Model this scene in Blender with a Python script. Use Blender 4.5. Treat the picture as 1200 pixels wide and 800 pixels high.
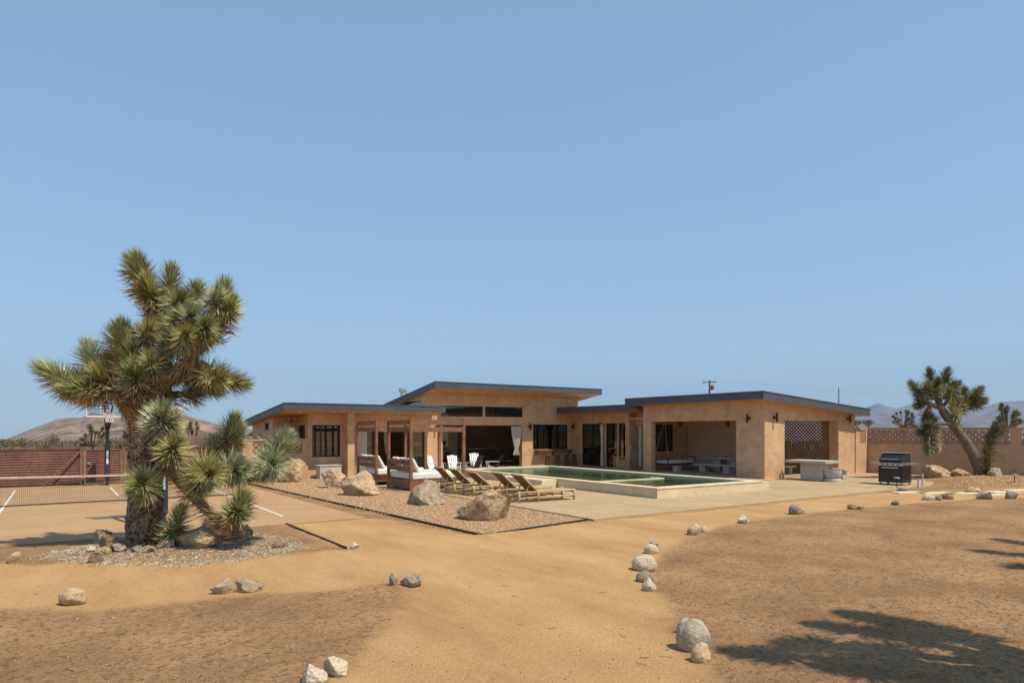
import bpy, math, random
import numpy as np
from mathutils import Vector, Matrix, noise
R_ = math.radians
rnd = random.Random(7)
for o in list(bpy.data.objects): bpy.data.objects.remove(o)
SC = bpy.context.scene; COL = SC.collection
# ------------------------------------------------------------------ camera
EYE = 2.3; FPX = 780.0; HY = 504.0; CX = 600.0; HEAD = 34.25
cam = bpy.data.cameras.new('camera'); camo = bpy.data.objects.new('camera', cam); COL.objects.link(camo)
camo.location = (0, 0, EYE); camo.rotation_euler = (R_(90), 0, R_(-HEAD))
cam.sensor_width = 36; cam.lens = 36*FPX/1200; cam.shift_y = 104/1200
cam.clip_start = 0.1; cam.clip_end = 60000
SC.camera = camo
# ------------------------------------------------------------------ world + sun
SUN_EL = 60; SX, SY = .407, -.914
w = bpy.data.worlds.new('World'); SC.world = w; w.use_nodes = True
wn = w.node_tree; bg = wn.nodes['Background']
sky = wn.nodes.new('ShaderNodeTexSky'); sky.sky_type = 'NISHITA'; sky.sun_disc = False
sky.sun_elevation = R_(SUN_EL); sky.sun_rotation = math.atan2(SX, SY)
sky.altitude = 900; sky.air_density = 1.0; sky.dust_density = .7; sky.ozone_density = 1.6
gm = wn.nodes.new('ShaderNodeGamma'); gm.inputs[1].default_value = .47; wn.links.new(sky.outputs[0], gm.inputs[0])
tn = wn.nodes.new('ShaderNodeMix'); tn.data_type = 'RGBA'; tn.blend_type = 'MULTIPLY'; tn.clamp_result = False; tn.inputs[0].default_value = 1
wn.links.new(gm.outputs[0], tn.inputs[6]); tn.inputs[7].default_value = (1.33, 1.80, 2.17, 1)
wn.links.new(tn.outputs[2], bg.inputs[0]); bg.inputs[1].default_value = 0.13
sl = bpy.data.lights.new('sun', 'SUN'); sl.energy = 4.1; sl.angle = R_(0.53); sl.color = (1, .89, .73)
so = bpy.data.objects.new('sun', sl); COL.objects.link(so)
ce = math.cos(R_(SUN_EL))
so.rotation_euler = Vector((SX*ce, SY*ce, math.sin(R_(SUN_EL)))).to_track_quat('Z', 'Y').to_euler()
SC.view_settings.view_transform = 'Standard'; SC.view_settings.look = 'None'
SC.view_settings.gamma = 1; SC.view_settings.exposure = 0.41
SC.render.engine = 'CYCLES'
SC.cycles.max_bounces = 8; SC.cycles.transparent_max_bounces = 16; SC.cycles.volume_bounces = 0
# ------------------------------------------------------------------ placing
FW = (math.sin(R_(HEAD)), math.cos(R_(HEAD))); RT = (FW[1], -FW[0])
def CP(px, py, d):                     # a point at depth d seen at that place of the photograph
    t = (px-CX)/FPX
    return Vector(((FW[0]+RT[0]*t)*d, (FW[1]+RT[1]*t)*d, EYE+(HY-py)*d/FPX))
def G(px, py, z=0.0):
    v = CP(px, py, (EYE-z)*FPX/(py-HY)); v.z = z; return v
def CD(r, u, t):                       # direction: right, up, towards the camera
    return Vector((RT[0]*r-FW[0]*t, RT[1]*r-FW[1]*t, u)).normalized()
# ------------------------------------------------------------------ materials
def mat(name, col, rough=.85, col2=None, scale=4, bump=0, bscale=30, metal=0, detail=6, lo=.35, hi=.65, spec=None, col3=None, scale3=60, island=0, dist=.02, amt3=.5):
    m = bpy.data.materials.new(name); m.use_nodes = True; n = m.node_tree; L = n.links
    b = n.nodes['Principled BSDF']; b.inputs['Roughness'].default_value = rough; b.inputs['Metallic'].default_value = metal
    if spec is not None: b.inputs['Specular IOR Level'].default_value = spec
    tc = n.nodes.new('ShaderNodeTexCoord'); src = None
    geo = n.nodes.new('ShaderNodeNewGeometry')
    def noise_ramp(sc, a, c, lo, hi, det=detail):
        t = n.nodes.new('ShaderNodeTexNoise'); t.inputs['Scale'].default_value = sc; t.inputs['Detail'].default_value = det
        t.inputs['Roughness'].default_value = .65
        L.new(geo.outputs['Position'], t.inputs['Vector'])
        r = n.nodes.new('ShaderNodeValToRGB'); r.color_ramp.elements[0].position = lo; r.color_ramp.elements[1].position = hi
        r.color_ramp.elements[0].color = (*a, 1); r.color_ramp.elements[1].color = (*c, 1)
        L.new(t.outputs[0], r.inputs[0]); return r.outputs[0]
    if col2: src = noise_ramp(scale, col, col2, lo, hi)
    if col3:
        f = noise_ramp(scale3, (0, 0, 0), (amt3,)*3, .52, .68, 3)
        mx = n.nodes.new('ShaderNodeMix'); mx.data_type = 'RGBA'
        L.new(f, mx.inputs[0])
        if src: L.new(src, mx.inputs[6])
        else: mx.inputs[6].default_value = (*col, 1)
        mx.inputs[7].default_value = (*col3, 1); src = mx.outputs[2]
    if island:
        hs = n.nodes.new('ShaderNodeHueSaturation')
        mr = n.nodes.new('ShaderNodeMapRange'); mr.inputs[3].default_value = 1-island; mr.inputs[4].default_value = 1+island
        L.new(geo.outputs['Random Per Island'], mr.inputs[0]); L.new(mr.outputs[0], hs.inputs['Value'])
        if src: L.new(src, hs.inputs['Color'])
        else: hs.inputs['Color'].default_value = (*col, 1)
        src = hs.outputs[0]
    if src: L.new(src, b.inputs['Base Color'])
    else: b.inputs['Base Color'].default_value = (*col, 1)
    if bump:
        t = n.nodes.new('ShaderNodeTexNoise'); t.inputs['Scale'].default_value = bscale; t.inputs['Detail'].default_value = 8
        L.new(geo.outputs['Position'], t.inputs['Vector'])
        bp = n.nodes.new('ShaderNodeBump'); bp.inputs['Strength'].default_value = bump; bp.inputs['Distance'].default_value = dist
        L.new(t.outputs[0], bp.inputs['Height']); L.new(bp.outputs[0], b.inputs['Normal'])
    return m
M = {}
M['stucco'] = mat('stucco', (.51, .315, .17), .93, (.63, .40, .228), 1.4, .6, 22, col3=(.40, .24, .135), scale3=2.2, amt3=.6)
M['stucco_wall'] = mat('stucco_wall', (.48, .305, .175), .93, (.57, .37, .22), .9, .5, 22, col3=(.35, .22, .13), scale3=2.5, amt3=.45)
M['stucco_in'] = mat('stucco_in', (.60, .42, .29), .93, (.66, .47, .33), 1.1, .2, 22)
M['block'] = mat('block', (.37, .215, .12), .95, (.47, .28, .165), 3, .3, 40)
M['fascia'] = mat('fascia', (.062, .07, .082), .5, (.085, .092, .105), .7, .05, 8, spec=.4)
M['roof'] = mat('roof', (.30, .31, .32), .6, (.36, .37, .38), 1.5)
M['soffit'] = mat('soffit', (.50, .24, .07), .6, (.62, .32, .11), 2.2, .1, 10)
M['black'] = mat('black', (.018, .017, .017), .45)
M['blackmetal'] = mat('blackmetal', (.022, .022, .024), .38, (.035, .034, .034), 5, metal=.2)
M['concrete'] = mat('concrete', (.37, .34, .29), .85, (.46, .43, .37), 2.5, .2, 40, col3=(.3, .27, .22), scale3=9, amt3=.4)
M['coping'] = mat('coping', (.56, .455, .285), .8, (.68, .57, .38), 1.6, .15, 40, col3=(.42, .34, .23), scale3=6, amt3=.4)
M['deck'] = mat('deck', (.37, .255, .13), .85, (.44, .31, .165), .55, .12, 50, col3=(.33, .235, .14), scale3=2.3, amt3=.5)
M['patio'] = mat('patio', (.30, .20, .13), .85, (.36, .25, .165), 1.2, .1, 50)
M['court'] = mat('court', (.36, .21, .095), .9, (.43, .26, .128), .5, .1, 60, col3=(.33, .2, .125), scale3=2.2, amt3=.4)
M['paint'] = mat('paint', (.70, .66, .58), .8, (.52, .42, .33), 6, lo=.45, hi=.75)
M['paint_faded'] = mat('paint_faded', (.60, .47, .36), .8, (.45, .31, .21), 6, lo=.4, hi=.75)
M['rust'] = mat('rust', (.13, .056, .038), .8, (.20, .09, .06), 1.2, .2, 30, col3=(.08, .03, .02), scale3=9, amt3=.7)
M['rustframe'] = mat('rustframe', (.12, .07, .045), .7, (.2, .12, .08), 4)
M['redwood'] = mat('redwood', (.17, .07, .032), .75, (.28, .125, .062), 3, .25, 25, col3=(.11, .045, .02), scale3=18, amt3=.6)
M['teak'] = mat('teak', (.40, .265, .125), .75, (.54, .375, .195), 7, .2, 40, island=.12)
M['woven'] = mat('woven', (.09, .048, .02), .9, (.19, .11, .05), 30, .5, 90)
M['cloth'] = mat('cloth', (.72, .69, .62), .9, (.82, .79, .72), 5, .3, 12)
M['curtain'] = mat('curtain', (.55, .51, .42), .9, (.66, .62, .53), 5, .1, 12)
M['white'] = mat('white', (.76, .75, .72), .5)
M['greybox'] = mat('greybox', (.44, .43, .39), .7, (.52, .5, .46), 3)
M['darkwood'] = mat('darkwood', (.07, .03, .017), .6, (.12, .055, .03), 6)
M['log'] = mat('log', (.05, .02, .012), .7, (.2, .09, .05), 14)
M['metal'] = mat('metal', (.42, .42, .42), .32, (.5, .5, .5), 5, metal=.85)
M['red'] = mat('red', (.42, .045, .03), .5)
M['navy'] = mat('navy', (.03, .035, .055), .55)
M['bark'] = mat('bark', (.07, .042, .024), .95, (.36, .24, .145), 13, 1.0, 30, lo=.44, hi=.56, col3=(.55, .41, .26), scale3=17, dist=.1, amt3=.8)
M['bark2'] = mat('bark2', (.10, .07, .05), .95, (.24, .175, .125), 8, .8, 20, dist=.05)
M['leaf'] = mat('leaf', (.20, .22, .085), .4, (.42, .43, .19), 3.5, island=.5, spec=.5)
M['leafy'] = mat('leafy', (.28, .275, .10), .4, (.52, .48, .21), 4, island=.45, spec=.5)
M['leafb'] = mat('leafb', (.25, .29, .16), .4, (.52, .55, .33), 4, island=.42, spec=.5)
M['leaffar'] = mat('leaffar', (.11, .12, .05), .5, (.28, .28, .13), 2.5, island=.4)
M['dead'] = mat('dead', (.30, .175, .07), .85, (.50, .33, .15), 6, island=.4)
M['deadfar'] = mat('deadfar', (.13, .09, .045), .85, (.28, .21, .12), 6, island=.4)
M['shrub'] = mat('shrub', (.075, .07, .03), .85, (.16, .145, .07), 1.5, island=.35)
M['scrub'] = mat('scrub', (.13, .105, .065), .9, (.21, .175, .11), .2, island=.3)
def stone(name, a, b, c=(.1, .075, .06), s=3, s3=14, bs=25, amt=.85): M[name] = mat(name, a, .92, b, s, .9, bs, col3=c, scale3=s3, dist=.03, amt3=amt)
stone('st_tan', (.34, .225, .12), (.56, .41, .245), (.13, .08, .045), 2.5, 9, 18)
stone('st_pale', (.46, .38, .255), (.60, .51, .36), (.30, .23, .15), 5, 30, 30)
stone('st_grey', (.20, .16, .11), (.40, .335, .24), (.09, .075, .055), 5, 26, 30)
stone('st_speck', (.24, .175, .105), (.50, .40, .27), (.09, .06, .04), 7, 14, 24)
stone('st_brown', (.17, .095, .055), (.30, .18, .11), (.10, .07, .05), 4, 20, 24)
stone('st_blue', (.26, .215, .15), (.42, .36, .265), (.14, .11, .075), 6, 40, 24, .4)
M['pebble'] = mat('pebble', (.33, .195, .09), .9, (.50, .325, .17), 7, island=.45)
M['pebble_grey'] = mat('pebble_grey', (.23, .18, .115), .9, (.43, .36, .25), 7, island=.6)
M['grit'] = mat('grit', (.16, .10, .06), .95, (.36, .25, .155), 3, island=.65)
M['twig'] = mat('twig', (.14, .09, .055), .95, (.3, .2, .12), 9, island=.3)
M['gravel_base'] = mat('gravel_base', (.22, .125, .07), .95, (.40, .25, .15), 26, .8, 60)
M['gravel_grey_base'] = mat('gravel_grey_base', (.2, .16, .12), .95, (.36, .32, .26), 26, .8, 60)
def mat_glass(name, tint, rough=.02, refl=1.0, base=.05):
    m = bpy.data.materials.new(name); m.use_nodes = True; n = m.node_tree; n.nodes.clear(); L = n.links
    out = n.nodes.new('ShaderNodeOutputMaterial'); tr = n.nodes.new('ShaderNodeBsdfTransparent'); gl = n.nodes.new('ShaderNodeBsdfGlossy')
    mx = n.nodes.new('ShaderNodeMixShader'); fr = n.nodes.new('ShaderNodeFresnel'); fr.inputs[0].default_value = 1.5
    ml = n.nodes.new('ShaderNodeMath'); ml.operation = 'MULTIPLY_ADD'; ml.inputs[1].default_value = refl; ml.inputs[2].default_value = base
    tr.inputs[0].default_value = (*tint, 1); gl.inputs['Roughness'].default_value = rough
    L.new(fr.outputs[0], ml.inputs[0]); L.new(ml.outputs[0], mx.inputs[0]); L.new(tr.outputs[0], mx.inputs[1]); L.new(gl.outputs[0], mx.inputs[2]); L.new(mx.outputs[0], out.inputs[0])
    return m, n, L, gl, fr
M['glass'] = mat_glass('glass', (.36, .42, .37), base=.13)[0]
M['glassgreen'] = mat_glass('glassgreen', (.22, .40, .33), base=.15)[0]
M['clear'] = mat_glass('clear', (.9, .93, .93), refl=.5)[0]
mw, nn, LL, gl, fr = mat_glass('water', (.74, .85, .80), .02, refl=.62); M['water'] = mw
fr.inputs[0].default_value = 1.33
t = nn.nodes.new('ShaderNodeTexNoise'); t.inputs['Scale'].default_value = 2.2; t.inputs['Detail'].default_value = 4
g_ = nn.nodes.new('ShaderNodeNewGeometry'); bp = nn.nodes.new('ShaderNodeBump'); bp.inputs['Strength'].default_value = .6; bp.inputs['Distance'].default_value = .04
LL.new(g_.outputs['Position'], t.inputs['Vector']); LL.new(t.outputs[0], bp.inputs['Height']); LL.new(bp.outputs[0], gl.inputs['Normal']); LL.new(bp.outputs[0], fr.inputs['Normal'])
M['plaster'] = mat('plaster', (.40, .60, .50), .8, (.48, .68, .58), 2)
def mat_soil():
    m = bpy.data.materials.new('soil'); m.use_nodes = True; n = m.node_tree; L = n.links; b = n.nodes['Principled BSDF']
    b.inputs['Roughness'].default_value = .96; b.inputs['Specular IOR Level'].default_value = .15
    at = n.nodes.new('ShaderNodeAttribute'); at.attribute_name = 'path'; geo = n.nodes.new('ShaderNodeNewGeometry')
    def nz(s, d=6, r=.6, mapv=None):
        t = n.nodes.new('ShaderNodeTexNoise'); t.inputs['Scale'].default_value = s; t.inputs['Detail'].default_value = d; t.inputs['Roughness'].default_value = r
        if mapv:
            mp = n.nodes.new('ShaderNodeMapping'); mp.inputs['Scale'].default_value = mapv; mp.inputs['Rotation'].default_value = (0, 0, R_(20))
            L.new(geo.outputs['Position'], mp.inputs[0]); L.new(mp.outputs[0], t.inputs['Vector'])
        else: L.new(geo.outputs['Position'], t.inputs['Vector'])
        return t.outputs[0]
    def ramp(f, p0, c0, p1, c1):
        r = n.nodes.new('ShaderNodeValToRGB'); e = r.color_ramp.elements; e[0].position = p0; e[1].position = p1; e[0].color = (*c0, 1); e[1].color = (*c1, 1); L.new(f, r.inputs[0]); return r.outputs[0]
    def mix(f, a, c, mode='MIX'):
        x = n.nodes.new('ShaderNodeMix'); x.data_type = 'RGBA'; x.blend_type = mode
        if isinstance(f, float): x.inputs[0].default_value = f
        else: L.new(f, x.inputs[0])
        L.new(a, x.inputs[6])
        if isinstance(c, tuple): x.inputs[7].default_value = (*c, 1)
        else: L.new(c, x.inputs[7])
        return x.outputs[2]
    dirt = ramp(nz(.7, 8), .33, (.27, .15, .068), .68, (.45, .262, .128))
    dirt = mix(ramp(nz(6.5, 5), .50, (0, 0, 0), .70, (.6,)*3), dirt, (.15, .088, .05))
    dirt = mix(ramp(nz(15, 4), .52, (0, 0, 0), .62, (.75,)*3), dirt, (.16, .092, .045))
    dirt = mix(ramp(nz(34, 4), .56, (0, 0, 0), .68, (.75,)*3), dirt, (.105, .064, .04))
    dirt = mix(ramp(nz(55, 3), .64, (0, 0, 0), .70, (.7,)*3), dirt, (.48, .37, .26))
    pth = ramp(nz(.9, 6, .6, (1, .35, 1)), .33, (.42, .238, .10), .68, (.58, .355, .163))
    pth = mix(ramp(nz(3.2, 5, .6, (1, .3, 1)), .5, (0, 0, 0), .75, (.55,)*3), pth, (.54, .35, .17))
    pth = mix(ramp(nz(18, 5), .50, (0, 0, 0), .68, (.40,)*3), pth, (.33, .188, .078))
    pth = mix(ramp(nz(60, 4), .53, (0, 0, 0), .68, (.6,)*3), pth, (.22, .125, .06))
    pth = mix(ramp(nz(90, 3), .62, (0, 0, 0), .7, (.5,)*3), pth, (.6, .46, .32))
    c = mix(at.outputs['Fac'], dirt, pth); L.new(c, b.inputs['Base Color'])
    bp = n.nodes.new('ShaderNodeBump'); bp.inputs['Strength'].default_value = .8; bp.inputs['Distance'].default_value = .05
    ad = n.nodes.new('ShaderNodeMath'); ad.operation = 'ADD'; L.new(nz(26, 8, .7), ad.inputs[0]); L.new(nz(4, 5), ad.inputs[1])
    L.new(ad.outputs[0], bp.inputs['Height']); L.new(bp.outputs[0], b.inputs['Normal'])
    return m
M['soil'] = mat_soil()
M['mount'] = mat('mount', (.10, .07, .048), .97, (.31, .22, .15), .022, 0, col3=(.05, .042, .028), scale3=.12, amt3=1, detail=10, lo=.4, hi=.6)
M['mount_far'] = mat('mount_far', (.075, .062, .055), .97, (.16, .125, .105), .0016, 0, col3=(.045, .04, .035), scale3=.004, amt3=.8)
# ------------------------------------------------------------------ mesh helpers
class MB:
    def __init__(s): s.v = []; s.f = []
    def add(s, v, f):
        n = len(s.v); s.v += [tuple(p) for p in v]; s.f += [tuple(i+n for i in q) for q in f]; return s
    def box(s, x0, x1, y0, y1, z0, z1, bot=None):
        f = z1 if callable(z1) else (lambda x, y: z1); g = z0 if callable(z0) else (lambda x, y: z0)
        c = [(x0, y0), (x1, y0), (x1, y1), (x0, y1)]
        s.add([(x, y, g(x, y)) for x, y in c]+[(x, y, f(x, y)) for x, y in c], [(3, 2, 1, 0), (4, 5, 6, 7), (0, 1, 5, 4), (1, 2, 6, 5), (2, 3, 7, 6), (3, 0, 4, 7)]); return s
    def prism(s, poly, z0, z1):
        n = len(poly); s.add([(x, y, z0) for x, y in poly]+[(x, y, z1) for x, y in poly], [tuple(range(n))[::-1], tuple(range(n, 2*n))]+[(i, (i+1) % n, n+(i+1) % n, n+i) for i in range(n)]); return s
    def bar(s, a, b, w, h=None, up=(0, 0, 1)):
        a = Vector(a); b = Vector(b); h = h or w; d = (b-a).normalized(); u = Vector(up)
        if abs(d.dot(u)) > .95: u = Vector((0, 1, 0))
        x = d.cross(u).normalized()*w/2; y = x.cross(d).normalized()*h/2
        s.add([a-x-y, a+x-y, a+x+y, a-x+y, b-x-y, b+x-y, b+x+y, b-x+y], [(0, 1, 2, 3), (7, 6, 5, 4), (0, 4, 5, 1), (1, 5, 6, 2), (2, 6, 7, 3), (3, 7, 4, 0)]); return s
    def tube(s, pts, rad, n=10, nz=0, nf=3, cap=True, seed=0):
        pts = [Vector(p) for p in pts]; rings = []
        if not isinstance(rad, (list, tuple)): rad = [rad]*len(pts)
        x = None; base = len(s.v); V = []
        for i, p in enumerate(pts):
            d = (pts[min(i+1, len(pts)-1)]-pts[max(i-1, 0)]).normalized()
            if x is None: x = d.orthogonal().normalized()
            x = (x-d*x.dot(d)).normalized(); y = d.cross(x)
            for k in range(n):
                a = 2*math.pi*k/n; q = x*math.cos(a)+y*math.sin(a); r = rad[i]
                if nz: r *= 1+nz*(noise.noise((p+q*rad[i])*nf+Vector((seed, 0, 0)))+.5*noise.noise((p+q*rad[i])*nf*3.1))
                V.append(p+q*r)
        F = [(i*n+k, i*n+(k+1) % n, (i+1)*n+(k+1) % n, (i+1)*n+k) for i in range(len(pts)-1) for k in range(n)]
        if cap: F += [tuple(range(n))[::-1], tuple((len(pts)-1)*n+k for k in range(n))]
        s.add(V, F); return s
    def lathe(s, c, prof, n=24):
        V = [(c[0]+r*math.cos(2*math.pi*k/n), c[1]+r*math.sin(2*math.pi*k/n), c[2]+z) for r, z in prof for k in range(n)]
        F = [(i*n+k, i*n+(k+1) % n, (i+1)*n+(k+1) % n, (i+1)*n+k) for i in range(len(prof)-1) for k in range(n)]
        F += [tuple(range(n))[::-1], tuple((len(prof)-1)*n+k for k in range(n))]; s.add(V, F); return s
    def build(s, name, m, parent=None, smooth=False, bevel=0):
        me = bpy.data.meshes.new(name); me.from_pydata(s.v, [], s.f); me.update(); me.validate()
        if smooth: me.polygons.foreach_set('use_smooth', [True]*len(me.polygons))
        me.materials.append(M[m] if isinstance(m, str) else m)
        o = bpy.data.objects.new(name, me); COL.objects.link(o)
        if parent is not None:
            o.parent = parent; bpy.context.view_layer.update() if False else None
            o.location = -parent_loc(parent)
        if bevel:
            b = o.modifiers.new('bevel', 'BEVEL'); b.width = bevel; b.segments = 2; b.limit_method = 'ANGLE'
        return o
def parent_loc(p):
    v = Vector(p.location)
    while p.parent: p = p.parent; v += Vector(p.location)
    return v
def tag(o, label, cat, group=None, kind=None):
    if label: o['label'] = label
    if cat: o['category'] = cat
    if group: o['group'] = group
    if kind: o['kind'] = kind
    return o
def thing(name, label, cat, loc=(0, 0, 0), group=None):
    o = bpy.data.objects.new(name, None); COL.objects.link(o); o.location = loc; o.empty_display_size = .2
    return tag(o, label, cat, group)
def struct(mb, name, m, **k):
    o = mb.build(name, m, **k); o['kind'] = 'structure'; return o
def copy_tree(o, loc=None, rz=None, parent=None):
    c = o.copy(); COL.objects.link(c)
    if parent is not None: c.parent = parent
    if loc is not None: c.location = loc
    if rz is not None: c.rotation_euler = (0, 0, rz)
    for ch in list(o.children): copy_tree(ch, parent=c)
    return c
def smooth_poly(pts, n=6):
    out = []; P = [Vector(p) for p in pts]; P = [P[0]*2-P[1]]+P+[P[-1]*2-P[-2]]
    for i in range(1, len(P)-2):
        for k in range(n):
            t = k/n; a, b, c, d = P[i-1:i+3]
            out.append(.5*((2*b)+(c-a)*t+(2*a-5*b+4*c-d)*t*t+(3*b-a-3*c+d)*t**3))
    out.append(P[-2]); return out
def lerp_list(v, n): 
    out = []
    for i in range(len(v)-1):
        for k in range(n): out.append(v[i]+(v[i+1]-v[i])*k/n)
    return out+[v[-1]]
# ------------------------------------------------------------------ ground
def g2(px, py): v = G(px, py); return (v.x, v.y)
left_isl = [(-40, 12.5), g2(0, 713), g2(90, 715), g2(170, 711), g2(300, 697), g2(400, 690), g2(460, 683), g2(480, 690), g2(462, 712), g2(440, 740), g2(412, 772), g2(395, 800), (1.3, 4), (-1, 2.2), (-40, -8)]
right_isl = [g2(840, 800), g2(806, 766), g2(782, 720), g2(768, 690), g2(766, 668), g2(775, 648), g2(810, 627), g2(870, 612), g2(935, 603), g2(1005, 595), g2(1060, 590), g2(1120, 586), (27.5, 9), (40, 4), (60, -10), (30, -40), (5, -20), (4.4, 1)]
bed = [(-40, 16.7), (-40, 16.5), (-5, 15.6), (-.9, 14.55), (.5, 13.35), (1.6, 12.75), (3, 12.45), (4.6, 12.5), (4.6, 16.7)]
far = [(-60, 16.7), (4.62, 16.7), (6.9, 16.7), (7.4, 12.95), (25.2, 12.9), (26, 12.3), (28, 11), (60, 8), (400, 0), (400, 400), (-400, 400), (-400, 16.7)]
def sdist(px, py, poly):              # signed distance, + inside
    d = np.full(px.shape, 1e9); ins = np.zeros(px.shape, bool); n = len(poly)
    for i in range(n):
        x0, y0 = poly[i]; x1, y1 = poly[(i+1) % n]; ex, ey = x1-x0, y1-y0; L2 = ex*ex+ey*ey+1e-12
        t = np.clip(((px-x0)*ex+(py-y0)*ey)/L2, 0, 1); d = np.minimum(d, np.hypot(px-x0-t*ex, py-y0-t*ey))
        c = ((y0 > py) != (y1 > py)) & (px < ex*(py-y0)/((y1-y0) if y1 != y0 else 1e-12)+x0); ins ^= c
    return np.where(ins, d, -d)
def axis(lo, hi, a, b, step, grow):
    c = list(np.arange(a, b, step)); s = step; x = a; L = []
    while x > lo: s *= grow; x -= s; L.append(x)
    s = step; x = c[-1]; U = []
    while x < hi: s *= grow; x += s; U.append(x)
    return np.array(L[::-1]+c+U)
xs = axis(-30000, 30000, -3.5, 15, .085, 1.07); ys = axis(-30000, 30000, 2.2, 14, .085, 1.07)
NX, NY = len(xs), len(ys); XX, YY = np.meshgrid(xs, ys); fx, fy = XX.ravel(), YY.ravel()
nz_ = np.array([noise.noise(Vector((x*1.3, y*1.3, 0)))+.5*noise.noise(Vector((x*4.1, y*4.1, 3))) for x, y in zip(fx, fy)])
nz2 = np.array([noise.noise(Vector((x*9, y*9, 7))) if (-4 < x < 16 and 2 < y < 15) else 0 for x, y in zip(fx, fy)])
dd = np.maximum.reduce([sdist(fx, fy, p) for p in (left_isl, right_isl, bed, far)])
m_ = np.clip((-dd+nz_*.22)/.36+.5, 0, 1); pathm = m_*m_*(3-2*m_)
pathm[(fx < -60) | (fx > 60) | (fy < -60)] = 0
def mound(x, y, cx, cy, r, h): 
    q = np.clip(1-((x-cx)**2+(y-cy)**2)/(r*r), 0, 1); return h*q*q
H_ = (nz_*.018+nz2*.015)*(1-.6*pathm)
H_ += mound(fx, fy, 1.4, 14.6, 2.4, .10)+mound(fx, fy, 35.6, 12.6, 4.5, .22)
H_ *= np.clip((np.hypot(fx, fy) < 200)*1., 0, 1)
def gz(x, y): return -.0155*max(0, FW[0]*x+FW[1]*y-95)
inb = (fy > 12.6) & (fx > 11.3) & (fx < 33) & ~((fx > 29.7) & (fy < 14.3)) | (fy > 16.5) & (fx < 35) | (fx > 7.2) & (fx < 11.5) & (fy > 12.6) & (fy < 32)
H_[inb] = -.035
H_ += -.0155*np.maximum(0, FW[0]*fx+FW[1]*fy-95)
def ground_h(x, y):
    i = int(np.clip(np.searchsorted(xs, x)-1, 0, NX-2)); j = int(np.clip(np.searchsorted(ys, y)-1, 0, NY-2))
    tx = (x-xs[i])/(xs[i+1]-xs[i]); ty = (y-ys[j])/(ys[j+1]-ys[j]); h = H_.reshape(NY, NX)
    return float(h[j, i]*(1-tx)*(1-ty)+h[j, i+1]*tx*(1-ty)+h[j+1, i]*(1-tx)*ty+h[j+1, i+1]*tx*ty)
idx = np.arange(NX*NY).reshape(NY, NX)
faces = np.stack([idx[:-1, :-1], idx[:-1, 1:], idx[1:, 1:], idx[1:, :-1]], -1).reshape(-1, 4)
pf = pathm[faces].mean(1) > .5
def submesh(name, fc):
    used, inv = np.unique(fc, return_inverse=True); inv = inv.reshape(fc.shape)
    me = bpy.data.meshes.new(name); me.from_pydata(np.stack([fx[used], fy[used], H_[used]], 1).tolist(), [], inv.tolist())
    a = me.attributes.new('path', 'FLOAT', 'POINT'); a.data.foreach_set('value', pathm[used].astype(np.float32))
    me.polygons.foreach_set('use_smooth', [True]*len(me.polygons)); me.materials.append(M['soil'])
    o = bpy.data.objects.new(name, me); COL.objects.link(o); o['kind'] = 'structure'; return o
submesh('ground', faces[~pf]); submesh('path', faces[pf])
# court, deck, gravel beds
struct(MB().prism([(-14, 16.65), (6.7, 16.65), (6.35, 33.4), (-14, 33.4)], -.1, .004), 'sport_court', 'court')
def line(mb, x0, y0, x1, y1, w=.05):
    dx, dy = x1-x0, y1-y0; l = math.hypot(dx, dy); px, py = -dy/l*w/2, dx/l*w/2
    mb.add([(x0+px, y0+py, .009), (x0-px, y0-py, .009), (x1-px, y1-py, .009), (x1+px, y1+py, .009)], [(0, 1, 2, 3)])
ml = MB(); line(ml, -1.37, 18.16, -1.37, 31.6, .06); line(ml, 4.95, 18.16, 4.95, 31.6, .07); line(ml, 1.72, 27.0, 1.72, 31.57, .06)
struct(ml, 'court_line', 'paint')
ml = MB(); line(ml, -1.34, 18.13, 4.91, 18.16); line(ml, -1.34, 22.5, 4.91, 22.5); line(ml, -1.34, 27.0, 4.91, 27.0); line(ml, -1.34, 31.6, 4.91, 31.6); line(ml, 1.72, 18.18, 1.72, 22.47)
struct(ml, 'court_line', 'paint_faded')
struct(MB().prism([(11.35, 12.95), (29.6, 12.95), (34.6, 14.7), (36.3, 16.3), (35.6, 18.6), (35.2, 34.2), (11.35, 34.2)], -.1, .02), 'pool_deck', 'deck')
struct(MB().prism([(22.3, 19.1), (34.7, 19.1), (34.7, 40.9), (12.1, 40.9), (12.1, 29.3), (22.3, 29.3)], -.05, .032), 'patio_floor', 'patio')
dj = MB()
for x in (14.5, 17.6, 20.7, 23.8, 26.9): dj.box(x, x+.012, 12.96, 15.5 if x < 22.5 else 19, .0205, .0235)
dj.box(22.4, 34, 15.9, 15.912, .0205, .0235)
struct(dj, 'deck_joint', 'st_brown')
struct(MB().prism([(7.72, 12.55), (11.3, 13.2), (11.34, 22.4), (10.6, 22.5), (10.6, 29.2), (12.0, 29.3), (12.0, 31.3), (9.88, 31.85), (6.95, 31.85), (6.8, 30.4)], -.1, .0), 'gravel_bed', 'gravel_base')
struct(MB().prism([(10.62, 22.5), (11.34, 22.42), (11.34, 29.28), (10.62, 29.2)], -.1, .016), 'daybed_pad', 'deck')
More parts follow.
